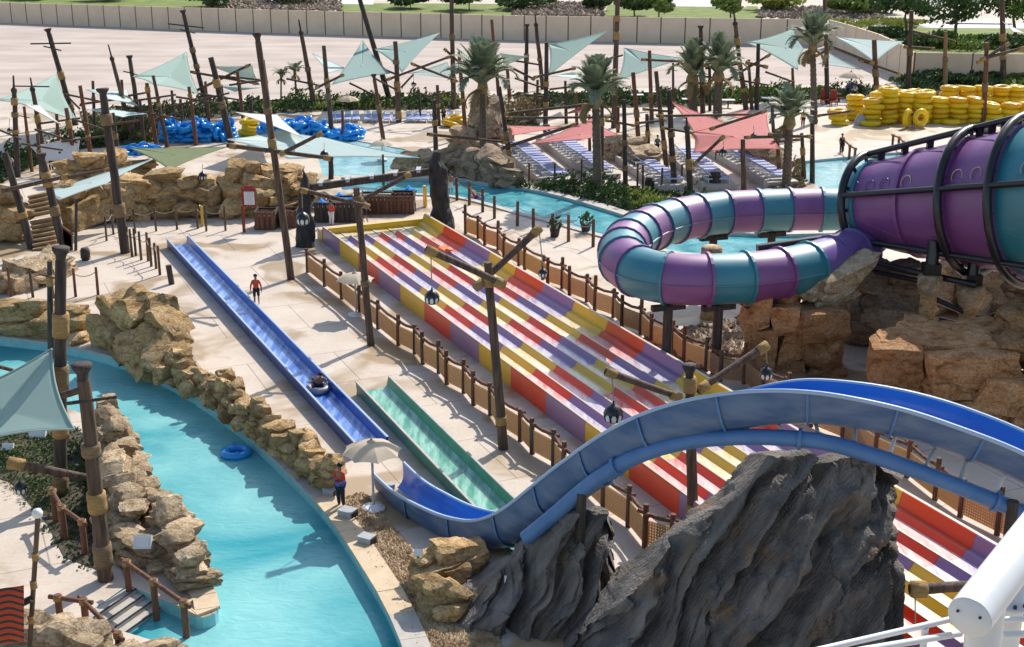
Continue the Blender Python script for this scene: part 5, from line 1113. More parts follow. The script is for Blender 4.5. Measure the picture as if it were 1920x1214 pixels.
def cover(name, poly, n, s, leaf, hgt, seed, soil=True):
    random.seed(seed); ps = px(poly); xs2 = [p.x for p in ps]; ys2 = [p.y for p in ps]; b = MB(); k = 0
    def inside(x, y):
        c = False; j = len(ps) - 1
        for i in range(len(ps)):
            if (ps[i].y > y) != (ps[j].y > y) and x < (ps[j].x - ps[i].x) * (y - ps[i].y) / (ps[j].y - ps[i].y) + ps[i].x: c = not c
            j = i
        return c
    if soil: flat('soil_bed', [ps], M['soil'], .03, kind='structure')
    tries = 0
    while k < n and tries < n * 30:
        tries += 1; x, y = U(min(xs2), max(xs2)), U(min(ys2), max(ys2))
        if inside(x, y):
            hh = hgt * max(.12, noise.noise(Vector((x * .25, y * .25, seed))) + .35) * U(.5, 1.4); leafball(b, Vector((x, y, hh * .5)), Vector((.45, .45, hh * .5)), 9, s); k += 1
    b.build(name, M[leaf], kind='stuff')
cover('planting_strip', [(240, 204), (500, 190), (860, 178), (862, 205), (640, 208), (500, 214), (300, 232), (200, 245)], 900, .22, 'leaf', 1.6, 1)
cover('planting_flowers', [(480, 196), (860, 184), (862, 203), (640, 206), (500, 210)], 160, .2, 'leafyellow', 1.5, 2, False)
cover('planting_strip', [(955, 178), (1500, 168), (1560, 165), (1560, 185), (1300, 200), (1010, 205)], 800, .22, 'leaf', 1.6, 3)
cover('planting_flowers', [(1240, 180), (1540, 170), (1560, 184), (1300, 200)], 200, .2, 'leaflight', 1.8, 4, False)
cover('planting_strip', [(1560, 166), (1950, 160), (1950, 178), (1700, 186), (1560, 188)], 420, .2, 'leaf', 1.5, 5)
cover('river_bank_planting', [(960, 352), (1060, 366), (1165, 394), (1250, 416), (1330, 400), (1320, 372), (1180, 352), (1060, 348)], 620, .17, 'leaf', 1.5, 6)
cover('river_bank_flowers', [(1100, 368), (1165, 385), (1250, 405), (1260, 385), (1180, 365)], 110, .16, 'leafyellow', 1.3, 7, False)
cover('island_planting', [(-60, 800), (60, 790), (140, 800), (205, 860), (240, 950), (240, 1040), (180, 1068), (120, 1045), (90, 985), (20, 905), (-60, 880)], 620, .085, 'leaf', .55, 8)
cover('island_flowers', [(0, 830), (90, 820), (110, 960), (70, 950), (10, 890)], 80, .07, 'leafyellow', .5, 9, False)
cover('left_planting', [(-40, 330), (10, 300), (120, 262), (240, 240), (240, 262), (110, 290), (0, 345)], 420, .2, 'leaf', 1.8, 10)
cover('palm_planting', [(870, 230), (1000, 215), (1010, 240), (900, 262)], 160, .18, 'leaf', 1.6, 11)
cover('right_planting', [(1500, 300), (1480, 330), (1440, 352), (1470, 362), (1510, 350)], 90, .16, 'palmdry', 1.0, 12)
cover('dry_thicket', [(180, 214), (330, 206), (335, 262), (300, 268), (190, 262)], 230, .2, 'palmdry', 1.6, 31, False)
cover('dark_thicket', [(150, 216), (330, 206), (335, 258), (300, 266), (170, 280)], 300, .2, 'leaf', 1.7, 32)
cover('dry_thicket', [(940, 190), (1010, 186), (1010, 235), (950, 240)], 120, .2, 'palmdry', 1.9, 33, False)
def scatter(name, poly, n, s0, s1, m, seed, z=.0):
    random.seed(seed); ps = px(poly); x0, x1 = min(p.x for p in ps), max(p.x for p in ps); y0, y1 = min(p.y for p in ps), max(p.y for p in ps); b = MB(); k = 0
    while k < n:
        x, y = U(x0, x1), U(y0, y1); c = False; j = len(ps) - 1
        for i in range(len(ps)):
            if (ps[i].y > y) != (ps[j].y > y) and x < (ps[j].x - ps[i].x) * (y - ps[i].y) / (ps[j].y - ps[i].y) + ps[i].x: c = not c
            j = i
        if not c: continue
        k += 1; s = U(s0, s1); a = U(0, 6.3); e = Vector((cos(a), sin(a), U(-.3, .3))) * s; f = Vector((-sin(a), cos(a), U(-.3, .3))) * s * U(.45, .8); g = Vector((0, 0, s * U(.4, .7))); p = Vector((x, y, z + s * .3))
        b.add([p + e, p + f, p - e, p - f, p + g, p - g], [(0, 1, 4), (1, 2, 4), (2, 3, 4), (3, 0, 4), (1, 0, 5), (2, 1, 5), (3, 2, 5), (0, 3, 5)])
    return b.build(name, m, kind='stuff')
GP = [(618, 945), (682, 925), (715, 965), (790, 1055), (860, 1120), (930, 1180), (960, 1300), (830, 1300), (768, 1190), (712, 1085), (668, 1010)]
flat('gravel_bed', [px(GP)], M['soil'], .02, kind='structure')
scatter('gravel', GP, 9000, .05, .13, M['gravel'], 21)
scatter('rubble', [(390, 17), (640, 22), (640, 4), (400, 0)], 900, .3, .9, M['rubble'], 22); scatter('rubble', [(960, 30), (1130, 33), (1130, 8), (960, 6)], 900, .3, .9, M['rubble'], 23); scatter('rubble', [(1420, 34), (1560, 38), (1660, 36), (1640, 14), (1430, 16)], 900, .3, .9, M['rubble'], 24)
# ================================================================== LANTERNS
def lantern(x, y, Y, wpx, label, hang=None):
    c = V(x, y, Y); r = wpx / 2 * mpp(c); root = thing('hanging_lantern', label, 'lantern', c)
    MB().lathe(c, [(0, -r * 1.05), (r * .6, -r * 1.0), (r * .82, -r * .85), (r * .82, -r * .8)], 10).build('base', M['black'], root)
    MB().lathe(c, [(r * 1.06, .0), (r * 1.05, r * .12), (r * .92, r * .45), (r * .66, r * .75), (r * .3, r * .95), (r * .1, r * 1.1), (r * .15, r * 1.25), (0, r * 1.45)], 10).build('roof', M['black'], root)
    for k in range(8):
        a = 2 * pi * k / 8; d = Vector((cos(a), sin(a), 0)); t = Vector((-d.y, d.x, 0)); b = MB(); hw = r * .27
        p0 = c + d * r * .86
        b.add([p0 - t * hw * .7 - Vector((0, 0, r * .78)), p0 + t * hw * .7 - Vector((0, 0, r * .78)), p0 + d * r * .1 + t * hw - Vector((0, 0, r * .35)), p0 + d * r * .1 + t * hw * .6 - Vector((0, 0, r * .02)), p0 + d * r * .1 - t * hw * .6 - Vector((0, 0, r * .02)), p0 + d * r * .1 - t * hw - Vector((0, 0, r * .35))], [(0, 1, 2, 3, 4, 5)]); b.build('pane', M['glass'], root)
        a2 = a + pi / 8; d2 = Vector((cos(a2), sin(a2), 0)); MB().tube([c + d2 * r * .86 - Vector((0, 0, r * .8)), c + d2 * r * 1.02 - Vector((0, 0, r * .35)), c + d2 * r * 1.02], r * .08, 5).build('cage_bar', M['black'], root)
    MB().lathe(c, [(r * .75, -r * .8), (r * .85, -r * .35), (r * .85, 0)], 10).build('inner_globe', M['black'], root)
    if hang:
        h = V(hang[0], hang[1], Y); MB().tube([c + Vector((0, 0, r * 1.6)), h], .022, 5).build('chain', M['thinrope'], root)
def sy(root): return ORG[root.name].y
lantern(810, 557, sy(p71) - .95, 27, 'dark lantern with white panes hanging over the middle of the racing slide', (808, 475))
lantern(1150, 775, sy(p72) - .75, 35, 'dark lantern with white panes hanging just above the blue hump', (1147, 703))
lantern(568, 410, sy(p70) - 1.15, 24, 'dark lantern hanging in front of the black stone pillar left of the racing slide', (566, 360))
lantern(1018, 512, sy(p71) + 1.15, 17, 'slim dark lantern hanging over the right fence', (1011, 432))
lantern(1437, 700, sy(p72) + 1.35, 24, 'dark lantern by the orange stone pier, half hidden by the blue slide', (1436, 655))
lantern(38, 915, G(0, 965).y, 22, 'pale lantern hanging from the log in the planted bed', (38, 878))
for x, y, s in ((1413, 258, 'under the widest pink sail'), (1356, 286, 'below the edge of the widest pink sail'), (776, 158, 'under the pale sail left of the bushy palm'), (608, 290, 'above the splash pool'), (380, 330, 'before the big tan rock face'), (18, 245, 'at the left edge below the sage sail'), (1375, 108, 'beside the pair of palms')):
    lantern(x, y, G(x, y + 75).y, 15 if y > 250 else 9, 'small dark lantern hanging ' + s, (x, y - 22))
# ================================================================== PILLARS, HUTS, STAIRS, BINS, SIGN
def pillar(label, sec, Y, seed):
    random.seed(seed); b = MB(); rings = []; a0 = V(sec[0][0], sec[0][1], Y)
    for x0, y, x1 in [(s[0], s[1], s[2]) for s in sec]:
        l, r = V(x0, y, Y), V(x1, y, Y); c = (l + r) / 2; w2 = (r - l).length / 2; row = []
        for k in range(16):
            a = 2 * pi * k / 16; q = 1 + .16 * noise.noise(Vector((cos(a) * 2, sin(a) * 2, c.z * .8 + seed))); row.append(c + Vector((cos(a) * w2 * q, sin(a) * w2 * .8 * q, .12 * noise.noise(Vector((a, c.z, seed))))))
        rings.append(row)
    n = []
    for r0, r1 in zip(rings, rings[1:]): n += [[p.lerp(q, t / 5) for p, q in zip(r0, r1)] for t in range(5)]
    n.append(rings[-1])
    for i, row in enumerate(n):
        for k, p in enumerate(row): n[i][k] = p + Vector((noise.noise(p * 1.7), noise.noise(p * 1.7 + Vector((9, 0, 0))), 0)) * .18
    b.loft(n, closed=True, caps=True, smooth=False); b.build('stone_pillar', M['blackrock'], label=label, cat='pillar')
Yp = G(830, 428).y
pillar('tall black carved stone pillar at the right of the racing slide start', [(806, 430, 854), (808, 415, 850), (810, 390, 846), (806, 350, 840), (804, 320, 836), (808, 300, 828), (812, 285, 824)], Yp, 3)
Yq = G(572, 462).y
pillar('black carved stone pillar with pointed top at the left of the racing slide start', [(552, 466, 592), (555, 440, 590), (556, 410, 586), (560, 385, 582), (563, 345, 578), (566, 330, 574), (569, 318, 571)], Yq, 5)
br_ = thing('pillar_beam', 'dark double beam spanning between the two black stone pillars', 'beam', V(700, 345, (Yp + Yq) / 2))
for d in (0, .6):
    a, c = V(583, 352, Yq + .2 + d), V(806, 322, Yp + d); MB().bar(a, c, .3, .42).build('beam', M['wooddark'], br_)
for t in (.08, .3, .5, .7, .9): MB().box(V(583, 352, Yq + .5).lerp(V(806, 322, Yp + .3), t) + Vector((0, 0, .22)), (.3, 1.1, .2)).build('crosstie', M['grey'], br_)
def slatbox(label, x0, x1, yb, yt, dep, m='woodred', name='wooden_bin', cat='bin'):
    a, c = G(x0, yb), G(x1, yb); a.z = c.z = 0; hgt = V(x0, yt, a.y).z; t = (c - a).normalized(); n = Vector((-t.y, t.x, 0)); root = thing(name, label, cat, a); L = (c - a).length
    k = max(4, int(L / .28))
    for i in range(k):
        p = a + t * (L * (i + .5) / k); MB().box(p + Vector((0, 0, hgt / 2)), (L / k * .86, .06, hgt), rz=atan2(t.y, t.x)).build('slat', M[m], root)
    b = MB()
    for z in (.15 * hgt, .9 * hgt):
        b.bar(a + n * .08 + Vector((0, 0, z)), c + n * .08 + Vector((0, 0, z)), .08, .12); b.bar(a + n * dep + Vector((0, 0, z)), c + n * dep + Vector((0, 0, z)), .08, .12); b.bar(a + Vector((0, 0, z)), a + n * dep + Vector((0, 0, z)), .06, hgt * .25); b.bar(c + Vector((0, 0, z)), c + n * dep + Vector((0, 0, z)), .06, hgt * .25)
    b.build('frame', M['wooddark'], root)
    b = MB(); b.box((a + c) / 2 + n * dep / 2 + Vector((0, 0, hgt * .4)), (L, dep, hgt * .7), rz=atan2(t.y, t.x)); b.build('inner_box', M['wooddark'], root); return root
slatbox('dark slatted mat bin left of the racing slide start', 590, 672, 418, 380, 2.5, 'wooddark')
slatbox('red brown slatted mat bin at the middle of the racing slide start', 676, 776, 402, 368, 1.8)
slatbox('round topped slatted hut with grey lid right of the sign', 478, 516, 432, 398, 1.6, name='slatted_hut', cat='kiosk')
slatbox('small slatted kiosk left of the black pointed pillar', 524, 556, 428, 396, 1.4, name='slatted_hut', cat='kiosk')
slatbox('slatted crate with dark mats by the right end of the bins', 735, 775, 398, 362, 1.2)
b = MB(); 
def mat_fold(x, y, lab, m, sx=1.3, sy=.8):
    c = G(x, y); c.z = V(x, y, G(x, y + 26).y).z; c.y = G(x, y + 26).y; c.x = V(x, y, c.y).x; b = MB(); rows = []
    for j in range(6): rows.append([c + Vector((sx * (i / 5 - .5), sy * (j / 5 - .5), .18 * sin(i * 1.3 + j) + (.2 if i == 2 else 0))) for i in range(6)])
    b.loft(rows); o = b.build('folded_mat', M[m], label=lab, cat='mat'); o.modifiers.new('t', 'SOLIDIFY').thickness = .06
mat_fold(605, 384, 'blue mat draped over the left end of the dark mat bin', 'ringblue', 1.3); mat_fold(640, 372, 'blue mat draped over the middle of the dark mat bin', 'ringblue', 1.9); mat_fold(768, 358, 'blue mat on the crate at the right end of the bins', 'ringblue', 1.0)
mat_fold(620, 362, 'beige cloth cover over the dark mat bin', 'canvas', 3.2, 1.6)
lb = G(797, 388); lb.z = 0; b = MB(); b.box(lb + Vector((0, 0, .75)), (.12, .5, 1.4), rz=.4); b.box(lb + Vector((0, 0, 1.45)), (.2, .3, .12), rz=.4); b.build('rescue_float', M['ringyellow2'], label='orange rescue float hung on a post by the black pillar', cat='float')
# sign with red frame
sb = G(459, 436); sb.z = 0; sg_ = thing('info_sign', 'white notice board in a red frame beside the tan rock face', 'sign', sb)
tp = V(466, 350, sb.y).z; cz = V(468, 370, sb.y); cw = 10 * mpp(cz); chh = 15 * mpp(cz)
b = MB(); b.tube([sb, (sb.x, sb.y, tp)], .06, 8); b.build('post', M['mast_red'], sg_)
b = MB(); c = Vector((cz.x, sb.y - .08, cz.z)); b.box(c, (cw * 2 + .14, .06, chh * 2 + .14)); b.build('frame', M['mast_red'], sg_); b = MB(); b.box(c + Vector((0, -.05, -.04)), (cw * 2 - .04, .03, chh * 2 - .2)); b.build('face', M['paper'], sg_)
b = MB(); b.box(c + Vector((0, 0, chh + .16)), (cw * 1.7, .07, .16)); b.build('header', M['mast_red'], sg_)
for k in range(6): b = MB(); b.box(c + Vector((U(-.05, .05), -.07, chh * .6 - k * chh * .26)), (cw * U(1.0, 1.5), .008, .03)); b.build('text_line', M['grey'], sg_)
yb = G(380, 425); yb.z = 0; MB().tube([yb, yb + Vector((0, 0, 1.3))], .09, 8).lathe(yb + Vector((0, 0, 1.3)), [(.09, 0), (.12, .05), (0, .12)], 8).build('bollard', M['yellowpaint'], label='yellow bollard among the short posts by the tan rock face', cat='bollard')
# barrels
for x, y, wpx, lab in ((161, 488, 17, 'dark wooden barrel standing on the deck left of the thick grey mast'), (1340, 352, 22, 'dark barrel among the loungers behind the tube slide'), (1218, 356, 18, 'dark barrel by the third lounger terrace'), (1025, 252, 14, 'dark barrel beneath the peaked pink sail')):
    c = G(x, y); c.z = 0; r = wpx / 2 * mpp(c); o = thing('barrel', lab, 'barrel', c); MB().lathe(c, [(0, 0), (r * .8, 0), (r, r * 1.0), (r * 1.03, r * 1.4), (r * .95, r * 2.0), (r * .8, r * 2.6), (0, r * 2.6)], 12).build('staves', M['wooddark'], o)
    for z in (.5, 1.9): MB().lathe(c, [(r * (.96 if z < 1 else .99), r * z), (r * 1.06, r * z), (r * 1.06, r * (z + .2)), (r * .96, r * (z + .2))], 12).build('hoop', M['black'], o)
c = G(322, 533); c.z = 0; b = MB(); b.tube([c, c + Vector((-.1, 0, 1.1))], .17, 8); b.build('bollard_post', M['wooddark'], label='short black post beside the top of the blue straight slide', cat='post')
# timber stairs at the left edge
sr = thing('timber_stairs', 'pale timber stairs climbing to the left of the leaning dark mast', 'stairs', G(90, 470))
Ys = G(90, 470).y
for k in range(12):
    y = 468 - k * 8.4 - (6 if k > 6 else 0); off_ = k * .32; a, c = V(62 - k * .9, y, Ys + off_), V(108 - k * 1.6, y - 8, Ys + off_ + .3); MB().bar(a, c, .30, .12).build('tread', M['woodlight'], sr); MB().bar(a + Vector((0, .12, -.14)), c + Vector((0, .12, -.14)), .04, .16).build('riser', M['woodlight'], sr)
MB().bar(V(116, 425, Ys + .2) + Vector((0, 0, 0)), V(138, 440, Ys - .5), .08, .1).build('handrail', M['woodred'], sr)
for k in range(7): MB().bar(V(118 + k * 2.6, 428 + k * 2, Ys) , V(120 + k * 2.4, 462 + k * 2, Ys), .16, .05, up=Vector((0, 1, 0))).build('side_slat', M['woodred'], sr)
b = MB(); b.tube([V(142, 471, Ys), V(143, 372, Ys)], .1, 6); b.build('stair_post', M['black'], sr)
# lamps and boxes among the rocks
def floodlight(x, y, Y, lab, s=.13, hit=True):
    c = V(x, y, Y)
    if hit:
        ok, loc, nr, ix_, ob_, mx_ = scene.ray_cast(bpy.context.evaluated_depsgraph_get(), CAM, ray(x, y).normalized())
        if ok: c = loc + nr * .12 + Vector((0, 0, .06))
    o = thing('floodlight', lab, 'floodlight', c); MB().box(c, (s * 2.2, s * .6, s * 1.7), M=Matrix.Rotation(-.6, 3, 'X')).build('housing', M['white'], o); MB().box(c - Vector((0, s * .35, -s * .12)), (s * 1.8, s * .05, s * 1.2), M=Matrix.Rotation(-.6, 3, 'X')).build('lens', M['glass'], o)
    MB().tube([c - Vector((0, 0, s * 1.0)), Vector((c.x, c.y + .1, max(0, c.z - .35)))], .05, 6).build('bracket', M['black'], o)
floodlight(267, 1018, G(0, 1048).y, 'white floodlight set in the flat rocks above the entry steps', .26)
floodlight(791, 1042, G(0, 1105).y - .7, 'small white floodlight on the rock pile under the blue slide')
floodlight(880, 1090, G(0, 1150).y - .5, 'grey floodlight low on the rocks beside the left dark crag', .11)
floodlight(948, 1088, 34.4, 'tilted white floodlight fixed to the left dark crag', .13)
floodlight(16, 840, G(0, 880).y, 'white floodlight at the left edge under the large sage sail', .2)
floodlight(72, 818, G(0, 880).y, 'white floodlight in the planted bed below the sage sail', .3)
def pump(x, y, s, lab):
    c = G(x, y); c.z = .02; o = thing('filter_box', lab, 'box', c); MB().box(c + Vector((0, 0, .12)), (s, s * .8, .24), rz=-.5).build('case', M['grey'], o); MB().box(c + Vector((s * .4, -s * .2, .12)), (s * .3, s * .6, .26), rz=-.5).build('dark_panel', M['black'], o); MB().box(c + Vector((0, 0, .27)), (s * 1.05, s * .85, .05), rz=-.5).build('lid', M['grey'], o)
pump(652, 970, .55, 'grey filter box on the coping just below the lifeguard'); pump(688, 1020, .5, 'grey filter box on the gravel strip lower down'); pump(620, 930, .45, 'white box on the coping left of the lifeguard')
# jets of the river edge
# pale tables of the upper terrace
for i, (x, y, lab) in enumerate(((1290, 192, 'white table top left of the pair of palms'), (1365, 194, 'white table top right of the pair of palms'), (1218, 178, 'small white table behind the crossbar mast'), (1195, 184, 'small white table right of the tall palm crown'), (1440, 190, 'white table right of the leaning mast'))):
    c = G(x, y + 8); c.z = 0; o = thing('table', lab, 'table', c); MB().box(c + Vector((0, 0, .78)), (1.3, .9, .06)).build('table_top', M['white'], o); MB().tube([c, c + Vector((0, 0, .76))], .08, 6).build('leg', M['wooddark'], o)
for x, y, lab in ((1645, 230, 'dark grey covered object before the yellow stacks'),):
    c = G(x - 40 + 8, y + 4); c.z = 0; MB().lathe(c, [(.5, 0), (.55, .4), (.35, .9), (0, 1.05)], 9).build('covered_stand', M['grey'], label=lab, cat='cover')
for i, (x, y, lab) in enumerate(((1480, 195, 'low dark tables behind the short palm'), (1560, 190, 'red umbrella stand bench behind the yellow rings'))):
    c = G(x, y); c.z = 0; o = thing('picnic_table', lab, 'table', c); MB().box(c + Vector((0, 0, .75)), (1.8, .8, .08)).build('table_top', M['woodred'], o)
    for s in (-1, 1): MB().box(c + Vector((0, s * .7, .45)), (1.8, .3, .06)).build('bench', M['woodred'], o); MB().box(c + Vector((s * .7, 0, .36)), (.1, .7, .7)).build('leg', M['woodred'], o)
rc = [thing('red_chair', l, 'chair', (G(x, y).x, G(x, y).y, 0)) for x, y, l in ((1545, 196, 'red chair left of the crowd by the yellow rings'), (1563, 198, 'red chair nearest the leftmost yellow stack'))]
for o in rc:
    c = ORG[o.name]; MB().box(c + Vector((0, 0, .5)), (.7, .7, .1)).build('seat', M['mast_red'], o); MB().box(c + Vector((0, .35, 1.0)), (.7, .1, 1.1)).build('backrest', M['mast_red'], o)
    for s in (-1, 1):
        for q in (-1, 1): MB().box(c + Vector((s * .3, q * .3, .24)), (.07, .07, .48)).build('leg', M['mast_red'], o)
# ================================================================== FOREGROUND WHITE STEELWORK
ws = thing('white_steel_frame', 'thick white steel pipe and column frame in the bottom right corner', 'steel frame', Vector((V(1830, 1170, 10.6).x, 10.6, 0)))
a, c = V(1818, 1158, 9.6), V(2005, 915, 11.5); u = (c - a).normalized(); qM = u.to_track_quat('Z', 'Y').to_matrix(); rr = 39 * mpp(a)
MB().tube([a, c], rr, 28, smooth=True).build('main_pipe', M['white'], ws)
cap = MB().lathe(a, [(rr * .99, -.002), (rr * .93, -.012), (0, -.016)], 28, qM).build('end_cap', M['white'], ws)
for an in (.4, 2.7): d = qM @ Vector((cos(an) * rr * .55, sin(an) * rr * .55, -.02)); MB().lathe(a + d, [(0, -.012), (.012, -.01), (.012, .01)], 8, qM).build('bolt', M['black'], cap)
k_ = a + u * .42; MB().tube([Vector((k_.x, k_.y, 0)), k_], rr * .82, 24).build('column', M['white'], ws)
k2 = V(1888, 1128, 11.0); b = MB(); b.tube([Vector((k2.x, k2.y, 0)), k2 - Vector((0, 0, .03))], rr * .85, 24); b.build('column', M['white'], ws)
fl = MB().lathe(k2, [(0, 0), (rr * 1.25, 0), (rr * 1.25, .035), (rr * .85, .035), (rr * .80, .3), (rr * .6, .32)], 24).build('flange', M['white'], ws)
for k in range(12): an = 2 * pi * k / 12; MB().lathe(k2 + Vector((cos(an) * rr * 1.08, sin(an) * rr * 1.08, .035)), [(.018, 0), (.018, .03), (0, .03)], 6).build('bolt', M['black'], fl)
rl = thing('white_railing', 'white railing rails running to the bottom edge beside the white pipe', 'railing', Vector((V(1600, 1200, 9.5).x, 9.5, 0)))
for (x0, y0, x1, y1, Y0, Y1, r_) in ((1480, 1232, 1790, 1160, 9.2, 9.9, .028), (1590, 1224, 1800, 1188, 9.2, 9.9, .03), (1880, 1163, 1990, 1156, 10.6, 10.6, .03), (1880, 1192, 1990, 1184, 10.6, 10.6, .035)):
    MB().tube([V(x0, y0, Y0), V(x1, y1, Y1)], r_, 10).build('rail', M['white'], rl)
for x, y, Y in ((1735, 1178, 9.75), (1500, 1235, 9.25)): p = V(x, y, Y); MB().tube([Vector((p.x, p.y, 0)), p], .03, 8).build('post', M['white'], rl)
# ================================================================== PEOPLE
def skinbody(name, J, E, m, sub=2):
    me = bpy.data.meshes.new(name); me.from_pydata([p for p, _ in J], E, []); o = bpy.data.objects.new(name, me); COL.objects.link(o)
    sm = o.modifiers.new('s', 'SKIN'); sm.use_smooth_shade = True
    for i, (p, r) in enumerate(J):
        v = me.skin_vertices[0].data[i]; v.radius = (r, r) if not isinstance(r, tuple) else r
    me.skin_vertices[0].data[0].use_root = True
    o.modifiers.new('d', 'SUBSURF').levels = sub; bpy.context.view_layer.update()
    ev = o.evaluated_get(bpy.context.evaluated_depsgraph_get()); r = bpy.data.meshes.new_from_object(ev); bpy.data.objects.remove(o)
    r.name = name; r.materials.clear(); r.materials.append(m); return r
def body_parts(pose):
    """joints in metres, facing -Y"""
    P_ = dict(pelvis=(0, 0, .93), waist=(0, 0, 1.08), chest=(0, 0, 1.30), neck=(0, 0, 1.48), head0=(0, -.01, 1.56), head1=(0, -.015, 1.64), head2=(0, 0, 1.73))
    for s, n in ((-1, 'r'), (1, 'l')):
        P_['sh' + n] = (s * .17, 0, 1.40); P_['el' + n] = (s * .24, .02, 1.12); P_['wr' + n] = (s * .25, -.06, .88); P_['pa' + n] = (s * .25, -.08, .81)
        P_['hip' + n] = (s * .10, 0, .90); P_['kn' + n] = (s * .11, -.02, .50); P_['an' + n] = (s * .11, .02, .09); P_['toe' + n] = (s * .12, -.14, .03)
    P_.update(pose); V_ = {k: Vector(v) for k, v in P_.items()}
    names_ = ['pelvis', 'waist', 'chest', 'neck', 'head0', 'head1', 'head2'] + [k + n for n in 'rl' for k in ('sh', 'el', 'wr', 'pa', 'hip', 'kn', 'an', 'toe')]
    rad = dict(pelvis=(.145, .11), waist=(.125, .095), chest=(.155, .11), neck=.055, head0=.075, head1=.095, head2=.07, sh=.062, el=.042, wr=.03, pa=.036, hip=.085, kn=.058, an=.04, toe=.035)
    J = [(V_[k], rad[k if k in rad else k[:-1]]) for k in names_]; ix = {k: i for i, k in enumerate(names_)}
    E = [('pelvis', 'waist'), ('waist', 'chest'), ('chest', 'neck'), ('neck', 'head0'), ('head0', 'head1'), ('head1', 'head2')]
    for n in 'rl': E += [('chest', 'sh' + n), ('sh' + n, 'el' + n), ('el' + n, 'wr' + n), ('wr' + n, 'pa' + n), ('pelvis', 'hip' + n), ('hip' + n, 'kn' + n), ('kn' + n, 'an' + n), ('an' + n, 'toe' + n)]
    E = [(ix[a], ix[b_]) for a, b_ in E]
    for s, n in ((-1, 'r'), (1, 'l')):
        w_, p = V_['wr' + n], V_['pa' + n]; d = (p - w_).normalized(); sd_ = Vector((0, 1, 0)) if abs(d.y) < .8 else Vector((1, 0, 0))
        for k, (o_, l) in enumerate(((-.03, .07), (-.01, .085), (.01, .08), (.03, .065))):
            i = len(J); J.append((p + d * .035 + sd_ * o_, .011)); J.append((p + d * (.035 + l) + sd_ * o_ - Vector((s * .02, 0, 0)), .008)); E += [(ix['pa' + n], i), (i, i + 1)]
        i = len(J); J.append((p - sd_ * .045 - d * .005, .012)); J.append((p - sd_ * .06 + d * .04, .009)); E += [(ix['pa' + n], i), (i, i + 1)]
    i = len(J); J.append((V_['head0'] + Vector((0, -.105, .045)), .016)); E.append((ix['head1'], i))
    return V_, J, E
def cloth(V_, keys, edges, rads, m, name):
    ks = list(keys); J = [(V_[k], r) for k, r in zip(ks, rads)]; ix = {k: i for i, k in enumerate(ks)}; return skinbody(name, J, [(ix[a], ix[b_]) for a, b_ in edges], m, 1)
POSES = {
 'stand': {}, 'walk': dict(knr=(-.11, -.16, .52), anr=(-.11, -.22, .12), toer=(-.11, -.36, .05), knl=(.11, .06, .50), anl=(.11, .26, .14), toel=(.12, .12, .03), elr=(-.27, .10, 1.14), wrr=(-.30, .06, .90), par=(-.31, .03, .84), ell=(.27, -.06, 1.14), wrl=(.29, -.20, .93), pal=(.29, -.24, .87)),
 'fold': dict(elr=(-.25, -.06, 1.14), wrr=(-.08, -.22, 1.10), par=(-.01, -.23, 1.10), ell=(.25, -.06, 1.14), wrl=(.08, -.22, 1.06), pal=(.01, -.23, 1.06)),
 'sit': dict(pelvis=(0, .1, .18), waist=(0, .2, .30), chest=(0, .32, .46), neck=(0, .42, .60), head0=(0, .46, .66), head1=(0, .49, .74), head2=(0, .53, .82), shr=(-.17, .36, .54), shl=(.17, .36, .54), elr=(-.34, .2, .34), ell=(.34, .2, .34), wrr=(-.42, -.02, .30), wrl=(.42, -.02, .30), par=(-.43, -.09, .28), pal=(.43, -.09, .28), hipr=(-.1, .08, .18), hipl=(.1, .08, .18), knr=(-.13, -.32, .36), knl=(.13, -.32, .36), anr=(-.13, -.70, .20), anl=(.13, -.70, .20), toer=(-.14, -.78, .30), toel=(.14, -.78, .30)),
}
POSES['carry'] = dict(elr=(-.34, 0, 1.12), wrr=(-.42, -.08, 1.02), par=(-.45, -.10, 1.0), ell=(.34, 0, 1.12), wrl=(.42, -.08, 1.02), pal=(.45, -.10, 1.0))
CACHE = {}
